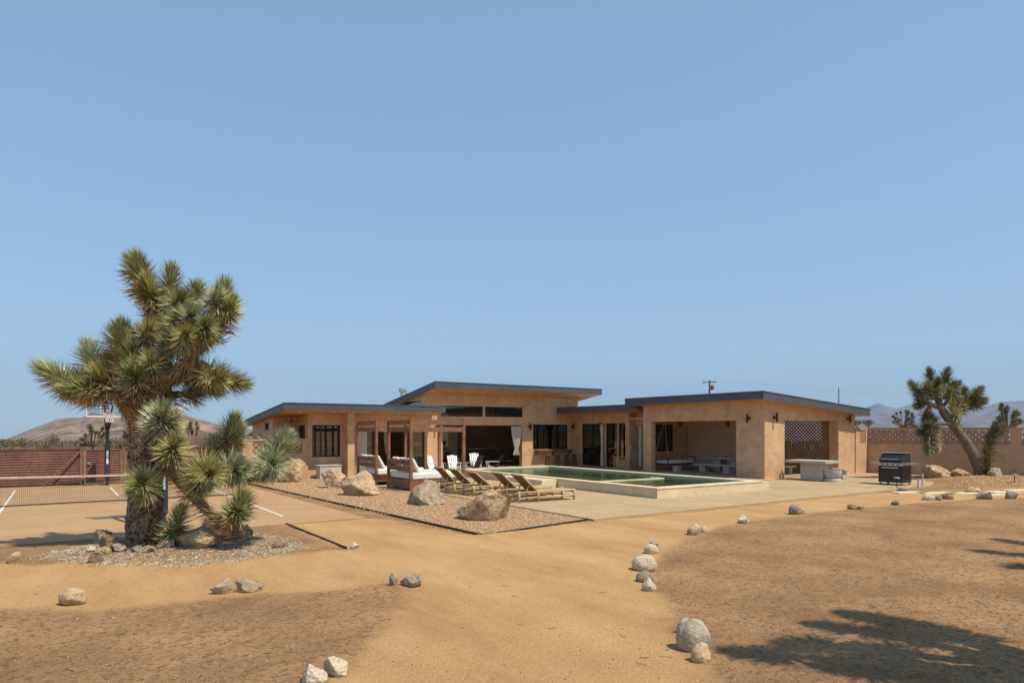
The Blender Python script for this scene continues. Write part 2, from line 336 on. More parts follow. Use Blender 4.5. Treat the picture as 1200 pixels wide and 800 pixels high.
def pebbles(n, inside, size, name, m, label, cat, zf=None, flat=.6):
    mb = MB(); V = []; F = []
    base = [(1, 0, 0), (.3, .9, 0), (-.8, .55, 0), (-.75, -.6, 0), (.35, -.9, 0), (.1, .05, 1)]
    c = 0
    while c < n:
        p = inside()
        if p is None: continue
        x, y = p; s = rnd.uniform(.5, 1)*size*(1.5 if rnd.random() < .08 else 1); a = rnd.uniform(0, 6.28); ca, sa = math.cos(a), math.sin(a); z0 = (zf(x, y) if zf else 0)-.1*s
        k = len(V); e = rnd.uniform(.6, 1)
        top = rnd.uniform(.7, 1.2)*flat*s
        for (u, v, q) in base:
            j = 1+rnd.uniform(-.2, .2); uu = u*s*j; vv = v*s*e*j
            V.append((x+uu*ca-vv*sa, y+uu*sa+vv*ca, z0 if q == 0 else z0+top))
        for (u, v, q) in base[:5]:
            uu = u*s*.6; vv = v*s*e*.6
            V.append((x+uu*ca-vv*sa, y+uu*sa+vv*ca, z0+top*rnd.uniform(.65, .95)))
        for i in range(5):
            j = (i+1) % 5; F.append((k+i, k+j, k+6+j, k+6+i)); F.append((k+6+i, k+6+j, k+5))
        c += 1
    mb.v = V; mb.f = F; o = mb.build(name, m); return tag(o, label, cat, kind='stuff')
def in_poly(poly):
    X0 = min(p[0] for p in poly); X1 = max(p[0] for p in poly); Y0 = min(p[1] for p in poly); Y1 = max(p[1] for p in poly)
    def f():
        x, y = rnd.uniform(X0, X1), rnd.uniform(Y0, Y1); ins = False
        for i in range(len(poly)):
            a = poly[i]; b = poly[(i+1) % len(poly)]
            if (a[1] > y) != (b[1] > y) and x < (b[0]-a[0])*(y-a[1])/(b[1]-a[1])+a[0]: ins = not ins
        return (x, y) if ins else None
    return f
pebbles(15000, in_poly([(7.78, 12.62), (11.25, 13.25), (11.28, 22.3), (10.6, 22.5), (10.6, 29), (10, 31.7), (7, 31.7), (6.9, 30.3)]), .034, 'gravel', 'pebble', 'tan pink gravel spread round the big boulders beside the court', 'gravel')
ring_px = [(52, 655), (90, 662), (150, 665), (215, 663), (290, 656), (345, 645), (352, 638), (325, 629), (285, 622), (230, 616), (160, 622), (110, 641), (62, 648)]
ring = [g2(*p) for p in ring_px]
pebbles(13000, in_poly(ring), .02, 'gravel', 'pebble_grey', 'pale grey gravel ringed round the large Joshua tree trunk', 'gravel', zf=lambda x, y: ground_h(x, y)+.004)
pebbles(2500, in_poly([(29.9, 12.2), (33, 13.6), (36.2, 15.6), (37, 12), (38, 9.5), (34, 9.9)]), .05, 'gravel', 'pebble', 'reddish gravel under the leaning Joshua tree by the block wall', 'gravel', zf=lambda x, y: ground_h(x, y))
def spill():
    a, b = rnd.choice(SP); t = rnd.random(); nx, ny = -(b[1]-a[1]), b[0]-a[0]; l = math.hypot(nx, ny); o = abs(rnd.gauss(0, .14))
    sg = 1 if rnd.random() < .5 else -1
    return (a[0]+(b[0]-a[0])*t+nx/l*o*sg, a[1]+(b[1]-a[1])*t+ny/l*o*sg)
SP = [((7.45, 17.5), (7.72, 12.5)), ((7.72, 12.5), (11.3, 13.1)), ((7.0, 26.5), (7.45, 17.5)), ((11.34, 13.2), (11.36, 22))]
pebbles(900, spill, .026, 'gravel', 'pebble', 'stray gravel spilled over the steel edging of the boulder bed', 'gravel', zf=lambda x, y: max(ground_h(x, y), .02 if x > 11.34 else (.006 if y > 16.65 else -1)))
SP = list(zip(ring, ring[1:]+ring[:1]))
pebbles(1100, spill, .02, 'gravel', 'pebble_grey', 'stray grey stones spilled outside the gravel ring of the big tree', 'gravel', zf=lambda x, y: ground_h(x, y)+.002)
def fg_pts():
    d = 6/(rnd.random()**.55+.12); t = rnd.uniform(-.85, .85)
    if d > 22: return None
    x, y = (FW[0]+RT[0]*t)*d, (FW[1]+RT[1]*t)*d
    i = int(np.argmin(np.abs(xs-x))); j = int(np.argmin(np.abs(ys-y)))
    if y > 12.4 and not (x < 4.5 and y < 16.5): return None
    if pathm[j*NX+i] > .5 and rnd.random() < .45: return None
    return (x, y)
pebbles(9000, fg_pts, .009, 'grit', 'grit', 'fine loose grit and clods strewn over the bare brown soil', 'grit', zf=lambda x, y: ground_h(x, y))
pebbles(700, fg_pts, .018, 'grit', 'grit', 'thumb sized stone chips dotted over the bare brown soil', 'grit', zf=lambda x, y: ground_h(x, y))
tw = MB()
for i in range(260):
    p = None
    while p is None: p = fg_pts()
    a = rnd.uniform(0, 6.28); l = .02+.13*rnd.random()**2; z = ground_h(*p)+.006
    q = (p[0]+l*math.cos(a), p[1]+l*math.sin(a)); tw.bar((p[0], p[1], z), (q[0], q[1], ground_h(*q)+rnd.uniform(.004, .02)), rnd.uniform(.003, .007))
tag(tw.build('litter', 'twig'), 'scattered dry twigs and fallen leaf blades on the brown soil', 'twigs', kind='stuff')
# steel edgings
def edging(pts, h, label):
    mb = MB()
    for a, b in zip(pts[:-1], pts[1:]): mb.bar((a[0], a[1], h/2-.03), (b[0], b[1], h/2-.03), .02, h+.02)
    tag(mb.build('garden_edging', 'black'), label, 'edging')
edging([(6.78, 30.5), (7.0, 26.5), (7.2, 22), (7.45, 17.5), (7.7, 12.52)], .045, 'long dark steel edging between the court walk and the boulder gravel')
edging([(7.7, 12.52), (11.32, 13.16)], .03, 'short steel edging along the front of the boulder gravel')
edging([(4.6, 16.6), (4.62, 12.5)], .06, 'dark steel edging at the corner of the brown soil near the court')
# ------------------------------------------------------------------ mountains
def ridge(name, prof, d, m, depth, base_drop=60, seed=0, amp=.12):
    P = []
    pr = [(-900, prof[0][1]+20)] + prof + [(2300, prof[-1][1]+20)]
    N = 420; xs_ = np.linspace(prof[0][0], prof[-1][0], N); hs = np.interp(xs_, [p[0] for p in prof], [p[1] for p in prof])
    K = 64; V = []; F = []
    for j in range(K):
        s = j/(K-1)
        for i in range(N):
            dj = d-depth*(1-s); top = CP(xs_[i], hs[i], d); hgt = top.z
            q = s**1.25; bz = -.0155*max(0, dj-95)-6; rise = hgt-bz; z = bz+rise*q
            p = CP(xs_[i], 504, dj)
            nn_ = noise.fractal(Vector((p.x, p.y, seed))/(depth*.28), 1, 2.1, 6)+.6*(abs(noise.noise(Vector((p.x, p.y, seed))/(depth*.12)))*2-.4)
            z += rise*amp*nn_*math.sin(math.pi*min(s*1.0, 1))**.7 if s < 1 else rise*.03*nn_
            V.append((p.x, p.y, z-1))
    for j in range(K-1):
        for i in range(N-1): F.append((j*N+i, j*N+i+1, (j+1)*N+i+1, (j+1)*N+i))
    for i in range(N): p = CP(xs_[i], 504, d+depth*.6); V.append((p.x, p.y, gz(p.x, p.y)-30))
    F += [((K-1)*N+i, (K-1)*N+i+1, K*N+i+1, K*N+i) for i in range(N-1)]
    mb = MB(); mb.v = V; mb.f = F; return struct(mb, name, m, smooth=True)
ridge('hill', [(-700, 500), (-400, 492), (-150, 514), (-40, 524), (0, 516), (20, 509), (45, 499), (68, 490), (80, 488), (95, 489), (108, 483), (118, 485), (130, 489), (150, 488), (175, 484), (195, 482), (215, 485), (240, 492), (260, 498), (290, 502), (340, 503.9)], 1500, 'mount', 1280, amp=.30)
ridge('mountain', [(700, 503.9), (820, 498), (900, 486), (960, 480), (1000, 480), (1012, 478), (1030, 474), (1040, 476), (1052, 478), (1068, 473), (1080, 476), (1100, 477), (1130, 474), (1150, 478), (1168, 473), (1185, 470), (1200, 469), (1230, 472), (1290, 466), (1360, 474), (1500, 480), (1700, 492), (2200, 500)], 11000, 'mount_far', 4500, seed=9, amp=.3)
ridge('mountain', [(640, 503.9), (760, 501), (900, 496), (1010, 492), (1060, 494), (1130, 489), (1200, 486), (1280, 490), (1500, 496), (1800, 502)], 7500, 'mount_far', 2000, seed=4, amp=.34)
# ------------------------------------------------------------------ house
house = thing('house', 'low tan stucco desert house with dark sloping flat roofs behind the pool', 'house', (22, 32, 0))
ST = 'stucco'
def lw_s(x, y): return 3.23-.09*(y-30.5)
def ch_s(x, y): return 4.63-.148*(y-32.6)
def dw_s(x, y): return 3.40-.03*(x-26.8)
def pv_s(x, y): return 3.72-.071*(x-26.44)
def wallx(y0, y1, x0, x1, top, openings=(), m=ST, z0=0, name='wall'):     # runs along X
    mb = MB(); c = x0
    for a, b, za, zb in sorted(openings):
        if a > c: mb.box(c, a, y0, y1, z0, top)
        if za > z0: mb.box(a, b, y0, y1, z0, za)
        mb.box(a, b, y0, y1, zb, top); c = b
    if c < x1: mb.box(c, x1, y0, y1, z0, top)
    return mb.build(name, m, house)
def wally(x0, x1, y0, y1, top, openings=(), m=ST, z0=0, name='wall'):
    mb = MB(); c = y0
    for a, b, za, zb in sorted(openings):
        if a > c: mb.box(x0, x1, c, a, z0, top)
        if za > z0: mb.box(x0, x1, a, b, z0, za)
        mb.box(x0, x1, a, b, zb, top); c = b
    if c < y1: mb.box(x0, x1, c, y1, z0, top)
    return mb.build(name, m, house)
def roof(x0, x1, y0, y1, s, th, lights=(), sides='xyXY'):
    r = MB().box(x0+.05, x1-.05, y0+.05, y1-.05, lambda x, y: s(x, y)+.03, lambda x, y: s(x, y)+th-.05).build('roof', 'roof', house)
    MB().box(x0+.05, x1-.05, y0+.05, y1-.05, lambda x, y: s(x, y)+.005, lambda x, y: s(x, y)+.028).build('soffit', 'soffit', r)
    f = MB(); t = lambda x, y: s(x, y)+th
    f.box(x0, x1, y0, y0+.05, s, t); f.box(x0, x1, y1-.05, y1, s, t); f.box(x0, x0+.05, y0+.05, y1-.05, s, t); f.box(x1-.05, x1, y0+.05, y1-.05, s, t)
    f.build('fascia', 'fascia', r)
    dr = MB(); t2 = lambda x, y: s(x, y)+th+.02; t1 = lambda x, y: s(x, y)+th
    dr.box(x0-.02, x1+.02, y0-.02, y0+.06, lambda x, y: s(x, y)+th-.03, t2); dr.box(x0-.02, x0+.06, y0+.061, y1, lambda x, y: s(x, y)+th-.03, t2)
    dr.build('drip_edge', 'fascia', r)
    for x, y in lights: MB().lathe((x, y, s(x, y)-.012), [(.075, 0), (.085, .02)], 14).build('downlight', 'white', r)
def window(kind, ax, c, a, b, z0, z1, mull=(), glass='glass', hmull=(), fw=.06, fd=.10, name='window'):
    """ax 'x': runs along X on plane y=c (outer face); ax 'y': runs along Y on plane x=c"""
    fr = MB()
    def bx(u0, u1, w0, w1, d0=0, d1=fd):
        if ax == 'x': fr.box(u0, u1, c+d0, c+d1, w0, w1)
        else: fr.box(c+d0, c+d1, u0, u1, w0, w1)
    bx(a, a+fw, z0, z1); bx(b-fw, b, z0, z1); bx(a+fw, b-fw, z0, z0+fw); bx(a+fw, b-fw, z1-fw, z1)
    for q in mull: bx(q-fw/2, q+fw/2, z0+fw, z1-fw)
    f = fr.build(name, 'black', house)
    g = MB()
    if ax == 'x': g.box(a+fw, b-fw, c+fd*.45, c+fd*.45+.012, z0+fw, z1-fw)
    else: g.box(c+fd*.45, c+fd*.45+.012, a+fw, b-fw, z0+fw, z1-fw)
    g.build('pane', glass, f); return f
# left wing
wallx(32, 32.3, 9.9, 16.9, lw_s, [(10.12, 11.52, 1.0, 2.56), (12.02, 16.16, .03, 2.42)])
MB().box(11.65, 12.0, 31.35, 31.998, 0, lw_s).build('column', ST, house)
wally(9.9, 10.2, 32.302, 33.7, lw_s, [(32.45, 33.55, 1.9, 2.55)])
wallx(33.7, 33.95, 8.7, 10.2, lw_s); wally(8.7, 9.0, 33.952, 37.6, lw_s, [(34.2, 35.3, 2.30, 2.68)])
wallx(37.6, 37.85, 8.7, 17.3, lw_s); wally(16.6, 16.9, 32.302, 37.6, lw_s)
window('w', 'x', 32.06, 10.12, 11.52, 1.0, 2.56, (10.56,)); window('w', 'y', 9.96, 32.45, 33.55, 1.9, 2.55); window('w', 'y', 8.76, 34.2, 35.3, 2.30, 2.68, glass='clear')
window('d', 'x', 32.10, 12.02, 13.3, .03, 2.42, name='sliding_door'); window('d', 'x', 32.10, 15.25, 16.16, .03, 2.42, glass='glassgreen', name='sliding_door')
roof(8.38, 16.6, 30.5, 38.2, lw_s, .31, [(9.3, 31.2), (10.9, 31.2), (12.6, 31.2), (14.3, 31.2), (15.8, 31.2), (9.3, 33.3)])
# central hall
def ch_wall():
    mb = MB(); y0, y1 = 34.2, 34.5
    mb.box(17.4, 18.42, y0, y1, 0, 3.12); mb.box(24.06, 24.9, y0, y1, 0, 3.12); mb.box(27.72, 28.6, y0, y1, 0, 3.12)
    mb.box(18.42, 24.06, y0, y1, 2.6, 3.12); mb.box(24.9, 27.72, y0, y1, 0, 1.08); mb.box(24.9, 27.72, y0, y1, 2.68, 3.12)
    mb.box(17.4, 18.30, y0, y1, 3.12, 3.74); mb.box(21.16, 21.32, y0, y1, 3.12, 3.74); mb.box(24.1, 28.6, y0, y1, 3.12, 3.74)
    mb.box(17.4, 28.6, y0, y1, 3.74, ch_s); mb.build('wall', ST, house)
ch_wall()
window('w', 'x', 34.24, 18.30, 21.16, 3.12, 3.74); window('w', 'x', 34.24, 21.32, 24.1, 3.12, 3.74)
window('w', 'x', 34.24, 24.9, 27.72, 1.08, 2.68, (25.85, 26.8)); window('d', 'x', 34.30, 18.42, 19.95, .035, 2.6, glass='glassgreen', name='sliding_door')
wally(17.4, 17.7, 34.502, 42, ch_s, [(35.0, 37.6, 3.62, 4.02)]); window('w', 'y', 17.45, 35.0, 37.6, 3.62, 4.02, glass='clear')
wally(28.3, 28.6, 34.502, 42, ch_s); wallx(42, 42.3, 17.4, 28.6, ch_s, m='stucco_in')
MB().box(17.72, 28.28, 34.52, 41.98, 3.0, 3.05).build('ceiling', 'stucco_in', house)
roof(17.1, 29.3, 32.6, 43.2, ch_s, .35, [(18.6, 33.3), (19.5, 33.5), (20.6, 33.3), (23.2, 33.3), (25.0, 33.5), (25.9, 33.3), (28.0, 33.3)])
# door wing
wally(28.3, 28.6, 29.06, 34.198, dw_s, [(31.53, 33.43, .035, 2.72), (30.1, 31.13, .035, 2.74), (29.4, 30.0, .55, 2.74)])
wallx(29.06, 29.3, 28.602, 28.85, dw_s); wally(28.85, 29.1, 28.55, 29.058, dw_s, [(28.56, 28.99, .035, 2.6)])
wallx(28.3, 28.548, 28.85, 32.6, lambda x, y: 3.3, [(29.7, 31.28, 1.02, 2.66)], m='stucco')
window('w', 'x', 28.34, 29.7, 31.28, 1.02, 2.66, (30.9,))
window('d', 'y', 28.36, 31.53, 33.43, .035, 2.72, (32.45,), name='sliding_door'); window('d', 'y', 28.36, 30.1, 31.13, .035, 2.74, name='sliding_door'); window('w', 'y', 28.36, 29.4, 30.0, .55, 2.74)
wally(33.6, 33.9, 28.55, 34.2, dw_s); wallx(34.2, 34.45, 28.6, 33.9, dw_s)
MB().box(28.62, 33.58, 29.32, 34.18, 3.0, 3.04).build('ceiling', 'stucco_in', house)
roof(26.8, 34.2, 26.9, 34.18, dw_s, .36, [(27.5, 33.2), (27.5, 30.9), (27.5, 28.6)])
# pavilion
wally(27.24, 27.56, 19.05, 26.86, pv_s, [(20.63, 26.24, .0, 2.78)]); 
wallx(19.05, 19.55, 27.562, 35.1, pv_s, [(28.8, 33.5, 0, 2.785)])
wally(34.8, 35.1, 19.552, 24.3, pv_s, [(20.75, 24.2, 1.24, 3.02)])
wallx(24.302, 24.55, 32.6, 35.1, lambda x, y: 3.1, m='stucco_in'); wally(32.6, 32.85, 24.552, 28.298, lambda x, y: 3.1, m='stucco_in')
MB().box(27.56, 34.8, 19.56, 28.28, 2.95, 3.0).build('ceiling', 'stucco_in', house)
roof(26.44, 35.7, 18.55, 27.5, pv_s, .36)
def lattice(a0, a1, z0, z1, put, pitch, wdt, th):
    """breeze block: diagonal ribs between a0..a1 and z0..z1; put(a,z,depth)->xyz"""
    mb = MB(); h = z1-z0; k = a0-h
    def clip(p, q):
        (xa, za), (xb, zb) = p, q; t0, t1 = 0., 1.; dx = xb-xa; dz = zb-za
        for pp, qq in ((-dx, xa-a0), (dx, a1-xa), (-dz, za-z0), (dz, z1-za)):
            if pp == 0:
                if qq < 0: return None
            else:
                r = qq/pp
                if pp < 0: t0 = max(t0, r)
                else: t1 = min(t1, r)
        if t1-t0 < .02: return None
        return (xa+dx*t0, za+dz*t0), (xa+dx*t1, za+dz*t1)
    while k < a1+h:
        for sgn, e in ((1, 0), (-1, .003)):
            c = clip((k, z0), (k+h, z1)) if sgn > 0 else clip((k, z1), (k+h, z0))
            if c:
                (xa, za), (xb, zb) = c; l = math.hypot(xb-xa, zb-za); nx, nz = -(zb-za)/l*wdt/2, (xb-xa)/l*wdt/2
                q = [(xa+nx, za+nz), (xb+nx, zb+nz), (xb-nx, zb-nz), (xa-nx, za-nz)]
                q = [(min(max(u, a0), a1), min(max(v, z0), z1)) for u, v in q]
                mb.add([put(u, v, e) for u, v in q]+[put(u, v, th-e) for u, v in q], [(0, 1, 2, 3), (7, 6, 5, 4), (0, 4, 5, 1), (1, 5, 6, 2), (2, 6, 7, 3), (3, 7, 4, 0)])
        k += pitch
    return mb
lattice(20.75, 24.2, 1.24, 3.02, lambda u, v, d: (34.86+d, u, v), .205, .078, .05).build('breeze_block_screen', 'block', house)
MB().box(34.785, 34.799, 19.95, 20.1, 1.25, 1.4).build('outlet', 'white', house)
# service vents on the hall roof
v = thing('roof_vent', 'small twin metal vent pipes on the hall roof edge', 'vent', CP(473, 466, 43))
p = CP(471, 466, 43); MB().tube([(p.x, p.y, p.z-.5), (p.x, p.y, p.z+.45)], .1, 12).lathe((p.x, p.y, p.z+.3), [(.1, 0), (.2, .12), (.2, .3)], 12).build('pipe', 'metal', v)
p = CP(476, 466, 43); MB().tube([(p.x, p.y, p.z-.5), (p.x, p.y, p.z+.5)], .06, 12).build('pipe', 'metal', v)
v = tag(MB().tube([CP(983, 482, 39), CP(983, 454, 39)], .025, 8).build('antenna', 'blackmetal'), 'thin dark antenna rod rising behind the pavilion roof', 'antenna')
# ceiling fan on the left patio
f = thing('ceiling_fan', 'brown ceiling fan under the far left soffit', 'fan', (9.3, 32.6, 2.75))
MB().tube([(9.3, 32.6, 3.06), (9.3, 32.6, 2.72)], .02, 8).lathe((9.3, 32.6, 2.68), [(.05, 0), (.09, .04), (.09, .1), (.04, .13)], 12).build('motor', 'darkwood', f)
for k in range(4):
    a = k*math.pi/2+.4; MB().bar((9.3+.1*math.cos(a), 32.6+.1*math.sin(a), 2.73), (9.3+.6*math.cos(a), 32.6+.6*math.sin(a), 2.75), .13, .012).build('blade', 'darkwood', f)
# wall lamps: cylinder up/down lights on a bracket
def lamp(x, y, z, nx, ny, label, h=.42, r=.055, out=.17):
    t = thing('wall_lamp', label, 'wall lamp', (x, y, z), 'black cylinder lamps on the house walls')
    MB().lathe((x+nx*out, y+ny*out, z-h/2), [(r*.9, 0), (r, .01), (r, h-.01), (r*.9, h)], 16).build('lamp_body', 'blackmetal', t)
    MB().bar((x, y, z), (x+nx*(out-r*.9), y+ny*(out-r*.9), z), .07, .08).bar((x+nx*.0, y+ny*.0, z), (x+nx*.02, y+ny*.02, z), .12, .14).build('bracket', 'blackmetal', t)
def on_x(px, py, X): t = (px-CX)/FPX; d = X/(FW[0]+RT[0]*t); return CP(px, py, d)
def on_y(px, py, Y): t = (px-CX)/FPX; d = Y/(FW[1]+RT[1]*t); return CP(px, py, d)
q = on_x(878, 490, 27.24); lamp(q.x, q.y, q.z, -1, 0, 'black lamp left of the sunlit pavilion corner on its pool side')
q = on_y(907, 489, 19.05); lamp(q.x, q.y, q.z, 0, -1, 'black lamp right of the pavilion corner throwing a streak of shadow')
q = on_y(993, 490.5, 19.05); lamp(q.x, q.y, q.z, 0, -1, 'black lamp at the far right pillar of the pavilion')
q = on_y(620, 499.5, 34.2); lamp(q.x, q.y, q.z, 0, -1, 'black lamp left of the bar window on the hall')
q = on_y(670, 499.5, 34.2); lamp(q.x, q.y, q.z, 0, -1, 'black lamp right of the bar window near the inner corner')
q = on_x(705, 499, 28.3); lamp(q.x, q.y, q.z, -1, 0, 'black lamp between the two tall glass doors')
q = on_y(510.5, 500.5, 32.0); lamp(q.x, q.y, q.z, 0, -1, 'black lamp on the left wing end wall beyond the daybed')
for px, lb in ((797, 'black lamp hung under the pavilion beam above the swing'), (853, 'black lamp under the pavilion beam above the picnic table')):
    q = on_x(px, 497, 28.8); t = thing('pendant_lamp', lb, 'lamp', (q.x, q.y, 2.6))
    MB().lathe((q.x, q.y, 2.48), [(.1, 0), (.1, .28)], 16).build('lamp_body', 'blackmetal', t); MB().tube([(q.x, q.y, 2.76), (q.x, q.y, 2.95)], .03, 8).build('stem', 'blackmetal', t)
# curtains
def curtain(a, b, z0, z1, label, m='curtain', tie=None, folds=9):
    mb = MB(); N = folds*8; K = 26; V = []; F = []; a = Vector(a); b = Vector(b); d = (b-a); nrm = Vector((-d.y, d.x)).normalized()
    for j in range(K+1):
        z = z0+(z1-z0)*j/K; s = j/K; wdt = 1.
        if tie is not None: wdt = .32+.68*min(1, abs(s-tie)/(.62 if s > tie else .5))**.8; 
        for i in range(N+1):
            u = (i/N-.5)*wdt+.5; off = .05*math.sin(i/N*folds*2*math.pi)*(.6+.4*wdt)
            V.append((a.x+d.x*u+nrm.x*off, a.y+d.y*u+nrm.y*off, z))
    for j in range(K):
        for i in range(N): q = j*(N+1)+i; F.append((q, q+1, q+N+2, q+N+1))
    mb.v = V; mb.f = F; o = mb.build('curtain', m, smooth=True)
    s = o.modifiers.new('thick', 'SOLIDIFY'); s.thickness = .008
    tag(o, label, 'curtain'); return o
curtain((12.25, 31.9), (12.85, 31.9), .1, 2.4, 'white curtain hanging behind the farther daybed', 'cloth')
curtain((23.2, 34.12), (23.95, 34.12), .75, 2.55, 'cream curtain gathered at its waist in the wide hall opening', tie=.22)
curtain((28.2, 31.2), (28.2, 31.55), .08, 2.68, 'narrow white curtain at the open bedroom door', tie=.45, folds=4)
curtain((28.78, 28.5), (28.78, 28.78), .08, 2.58, 'grey white curtain in the doorway beside the pavilion pillar', folds=4)
q = on_y(462, 505, 33.5); curtain((14.35, 33.2), (14.65, 33.2), 1.0, 2.35, 'slim pale curtain inside the left wing room', tie=0.0, folds=4)
curtain((28.75, 32.5), (28.75, 33.4), .08, 2.7, 'green grey drape behind the closed half of the bedroom door', 'curtain', folds=10)
curtain((28.75, 30.12), (28.75, 30.6), .08, 2.7, 'drape inside the narrow glass door beside the bedroom', 'curtain', folds=6)
curtain((28.75, 29.4), (28.75, 29.95), .5, 2.7, 'drape inside the narrow window nearest the rocking chair', 'curtain', folds=6)
curtain((25.0, 34.7), (25.6, 34.7), 1.0, 2.7, 'drape inside the left pane of the bar window', 'curtain', folds=6)
curtain((26.1, 34.7), (26.5, 34.7), 1.0, 2.7, 'drape inside the middle pane of the bar window', 'curtain', folds=5)
curtain((29.75, 28.75), (31.2, 28.75), 1.0, 2.64, 'drape inside the window behind the swing', 'curtain', folds=12)
# interior bits
t = thing('bed', 'bed with white bedding seen through the open bedroom door', 'bed', (30.2, 32.6, 0)); 
MB().box(29.3, 31.2, 31.2, 33.3, .03, .42).build('bed_base', 'darkwood', t); MB().box(29.28, 31.2, 31.18, 33.3, .42, .85).build('mattress', 'cloth', t, bevel=.06)
t = thing('bar_counter', 'dark bar counter with pale top inside the hall', 'counter', (22.8, 38, 0))
MB().box(21.2, 24.6, 38.0, 38.6, .04, 1.05).build('counter_base', 'darkwood', t); MB().box(21.0, 24.8, 37.8, 38.7, 1.05, 1.1).build('counter_top', 'concrete', t)
t = thing('sofa', 'dark sofa in the shade of the hall opening', 'sofa', (20.6, 38.4, 0))
MB().box(19.4, 21.0, 37.8, 38.7, .04, .45).build('seat', 'black', t, bevel=.05); MB().box(19.4, 21.0, 38.5, 38.8, .45, .95).build('backrest', 'black', t, bevel=.05)
# bar shelf and stools under the bar window
t = thing('bar_shelf', 'reddish wooden bar shelf on brackets under the wide black window', 'bar shelf', (26.4, 34, 1.05))
MB().box(24.95, 27.9, 33.72, 34.19, 1.0, 1.06).build('shelf_board', 'redwood', t)
for x in (25.1, 26.45, 27.75): MB().add([(x-.04, 34.19, .999), (x-.04, 33.8, .999), (x-.04, 34.19, .66), (x+.04, 34.19, .999), (x+.04, 33.8, .999), (x+.04, 34.19, .66)], [(0, 1, 2), (5, 4, 3), (0, 3, 4, 1), (1, 4, 5, 2), (2, 5, 3, 0)]).build('bracket', 'redwood', t)
def stool(x, y, label, src=None):
    if src: o = copy_tree(src, (x, y, 0)); o['label'] = label; return o
    t = thing('bar_stool', label, 'bar stool', (x, y, 0), 'rustic stools under the bar shelf')
    MB().lathe((x, y, .68), [(.17, 0), (.18, .02), (.18, .05), (.17, .07)], 16).build('seat', 'log', t)
    for a in range(4):
        c, s = math.cos(a*math.pi/2+.6), math.sin(a*math.pi/2+.6); MB().tube([(x+c*.17, y+s*.17, .03), (x+c*.12, y+s*.12, .69)], [.03, .035], 8).build('leg', 'log', t)
    MB().bar((x-.12, y-.12, .25), (x+.12, y+.12, .25), .03).bar((x-.12, y+.12, .3), (x+.12, y-.12, .3), .03).build('stretcher', 'log', t)
    return t
s0 = stool(25.45, 33.35, 'dark log stool, leftmost under the bar shelf')
for x, l in ((26.2, 'dark log stool, second from the left under the bar shelf'), (26.95, 'dark log stool, third from the left under the bar shelf'), (27.55, 'dark log stool, rightmost under the bar shelf')): stool(x, 33.35, l, s0)
# small utility box by left window
t = thing('utility_box', 'pale concrete coloured box standing under the left wing window', 'utility box', (10.9, 31.5, 0))
MB().box(10.2, 11.25, 31.1, 31.7, 0, .60).build('cabinet', 'greybox', t, bevel=.015); MB().box(10.17, 11.28, 31.07, 31.73, .602, .64).build('lid', 'greybox', t, bevel=.01)
# ------------------------------------------------------------------ pool
pool = thing('swimming_pool', 'raised rectangular pool with pale concrete coping and green water', 'swimming pool', (19.3, 22, 0))
x0, x1, y0, y1, ZT = 16.5, 22.2, 15.62, 28.9, .38; cw = .36
mb = MB()
for b in ((x0, x0+cw-.02, y0, y1), (x1-cw+.02, x1, y0, y1), (x0+cw-.02, x1-cw+.02, y0, y0+cw-.02), (x0+cw-.02, x1-cw+.02, y1-cw+.02, y1)): mb.box(*b, -1.3, ZT-.06)
mb.build('pool_wall', 'coping', pool)
cp_ = MB(); e = .02
cp_.box(x0-e, x0+cw, y0-e, y1+e, ZT-.058, ZT); cp_.box(x1-cw, x1+e, y0-e, y1+e, ZT-.058, ZT); cp_.box(x0+cw, x1-cw, y0-e, y0+cw, ZT-.058, ZT); cp_.box(x0+cw, x1-cw, y1-cw, y1+e, ZT-.058, ZT)
cp_.build('coping', 'coping', pool, bevel=.012)
MB().box(x0+cw-.01, x1-cw+.01, y0+cw-.01, y1-cw+.01, -1.32, -1.2).build('basin', 'plaster', pool)
ps = MB(); ps.box(x0+cw-.019, x0+cw-.012, y0+cw, y1-cw, -1.2, ZT-.06); ps.box(x1-cw+.012, x1-cw+.019, y0+cw, y1-cw, -1.2, ZT-.06); ps.box(x0+cw, x1-cw, y0+cw-.019, y0+cw-.012, -1.2, ZT-.06); ps.box(x0+cw, x1-cw, y1-cw+.012, y1-cw+.019, -1.2, ZT-.06)
ps.build('pool_lining', 'plaster', pool)
MB().box(x0+cw, 20.7, 19.2, 19.36, -1.2, ZT-.045).box(20.54, 20.7, 19.362, 19.9, -1.2, ZT-.045).build('spa_divider', 'coping', pool)
MB().box(x0+cw-.011, x1-cw+.011, y0+cw-.011, 19.199, .306, .312).box(x0+cw-.011, x1-cw+.011, 19.902, y1-cw+.011, .306, .312).box(20.702, x1-cw+.011, 19.2, 19.9, .306, .312).build('water', 'water', pool)
MB().box(15.72, x0-.025, 21.0, 24.2, .0, .335).build('side_ledge', 'coping', pool, bevel=.01); MB().box(x1+.025, 22.95, 15.85, 17.5, 0, .30).build('entry_step', 'coping', pool, bevel=.01)
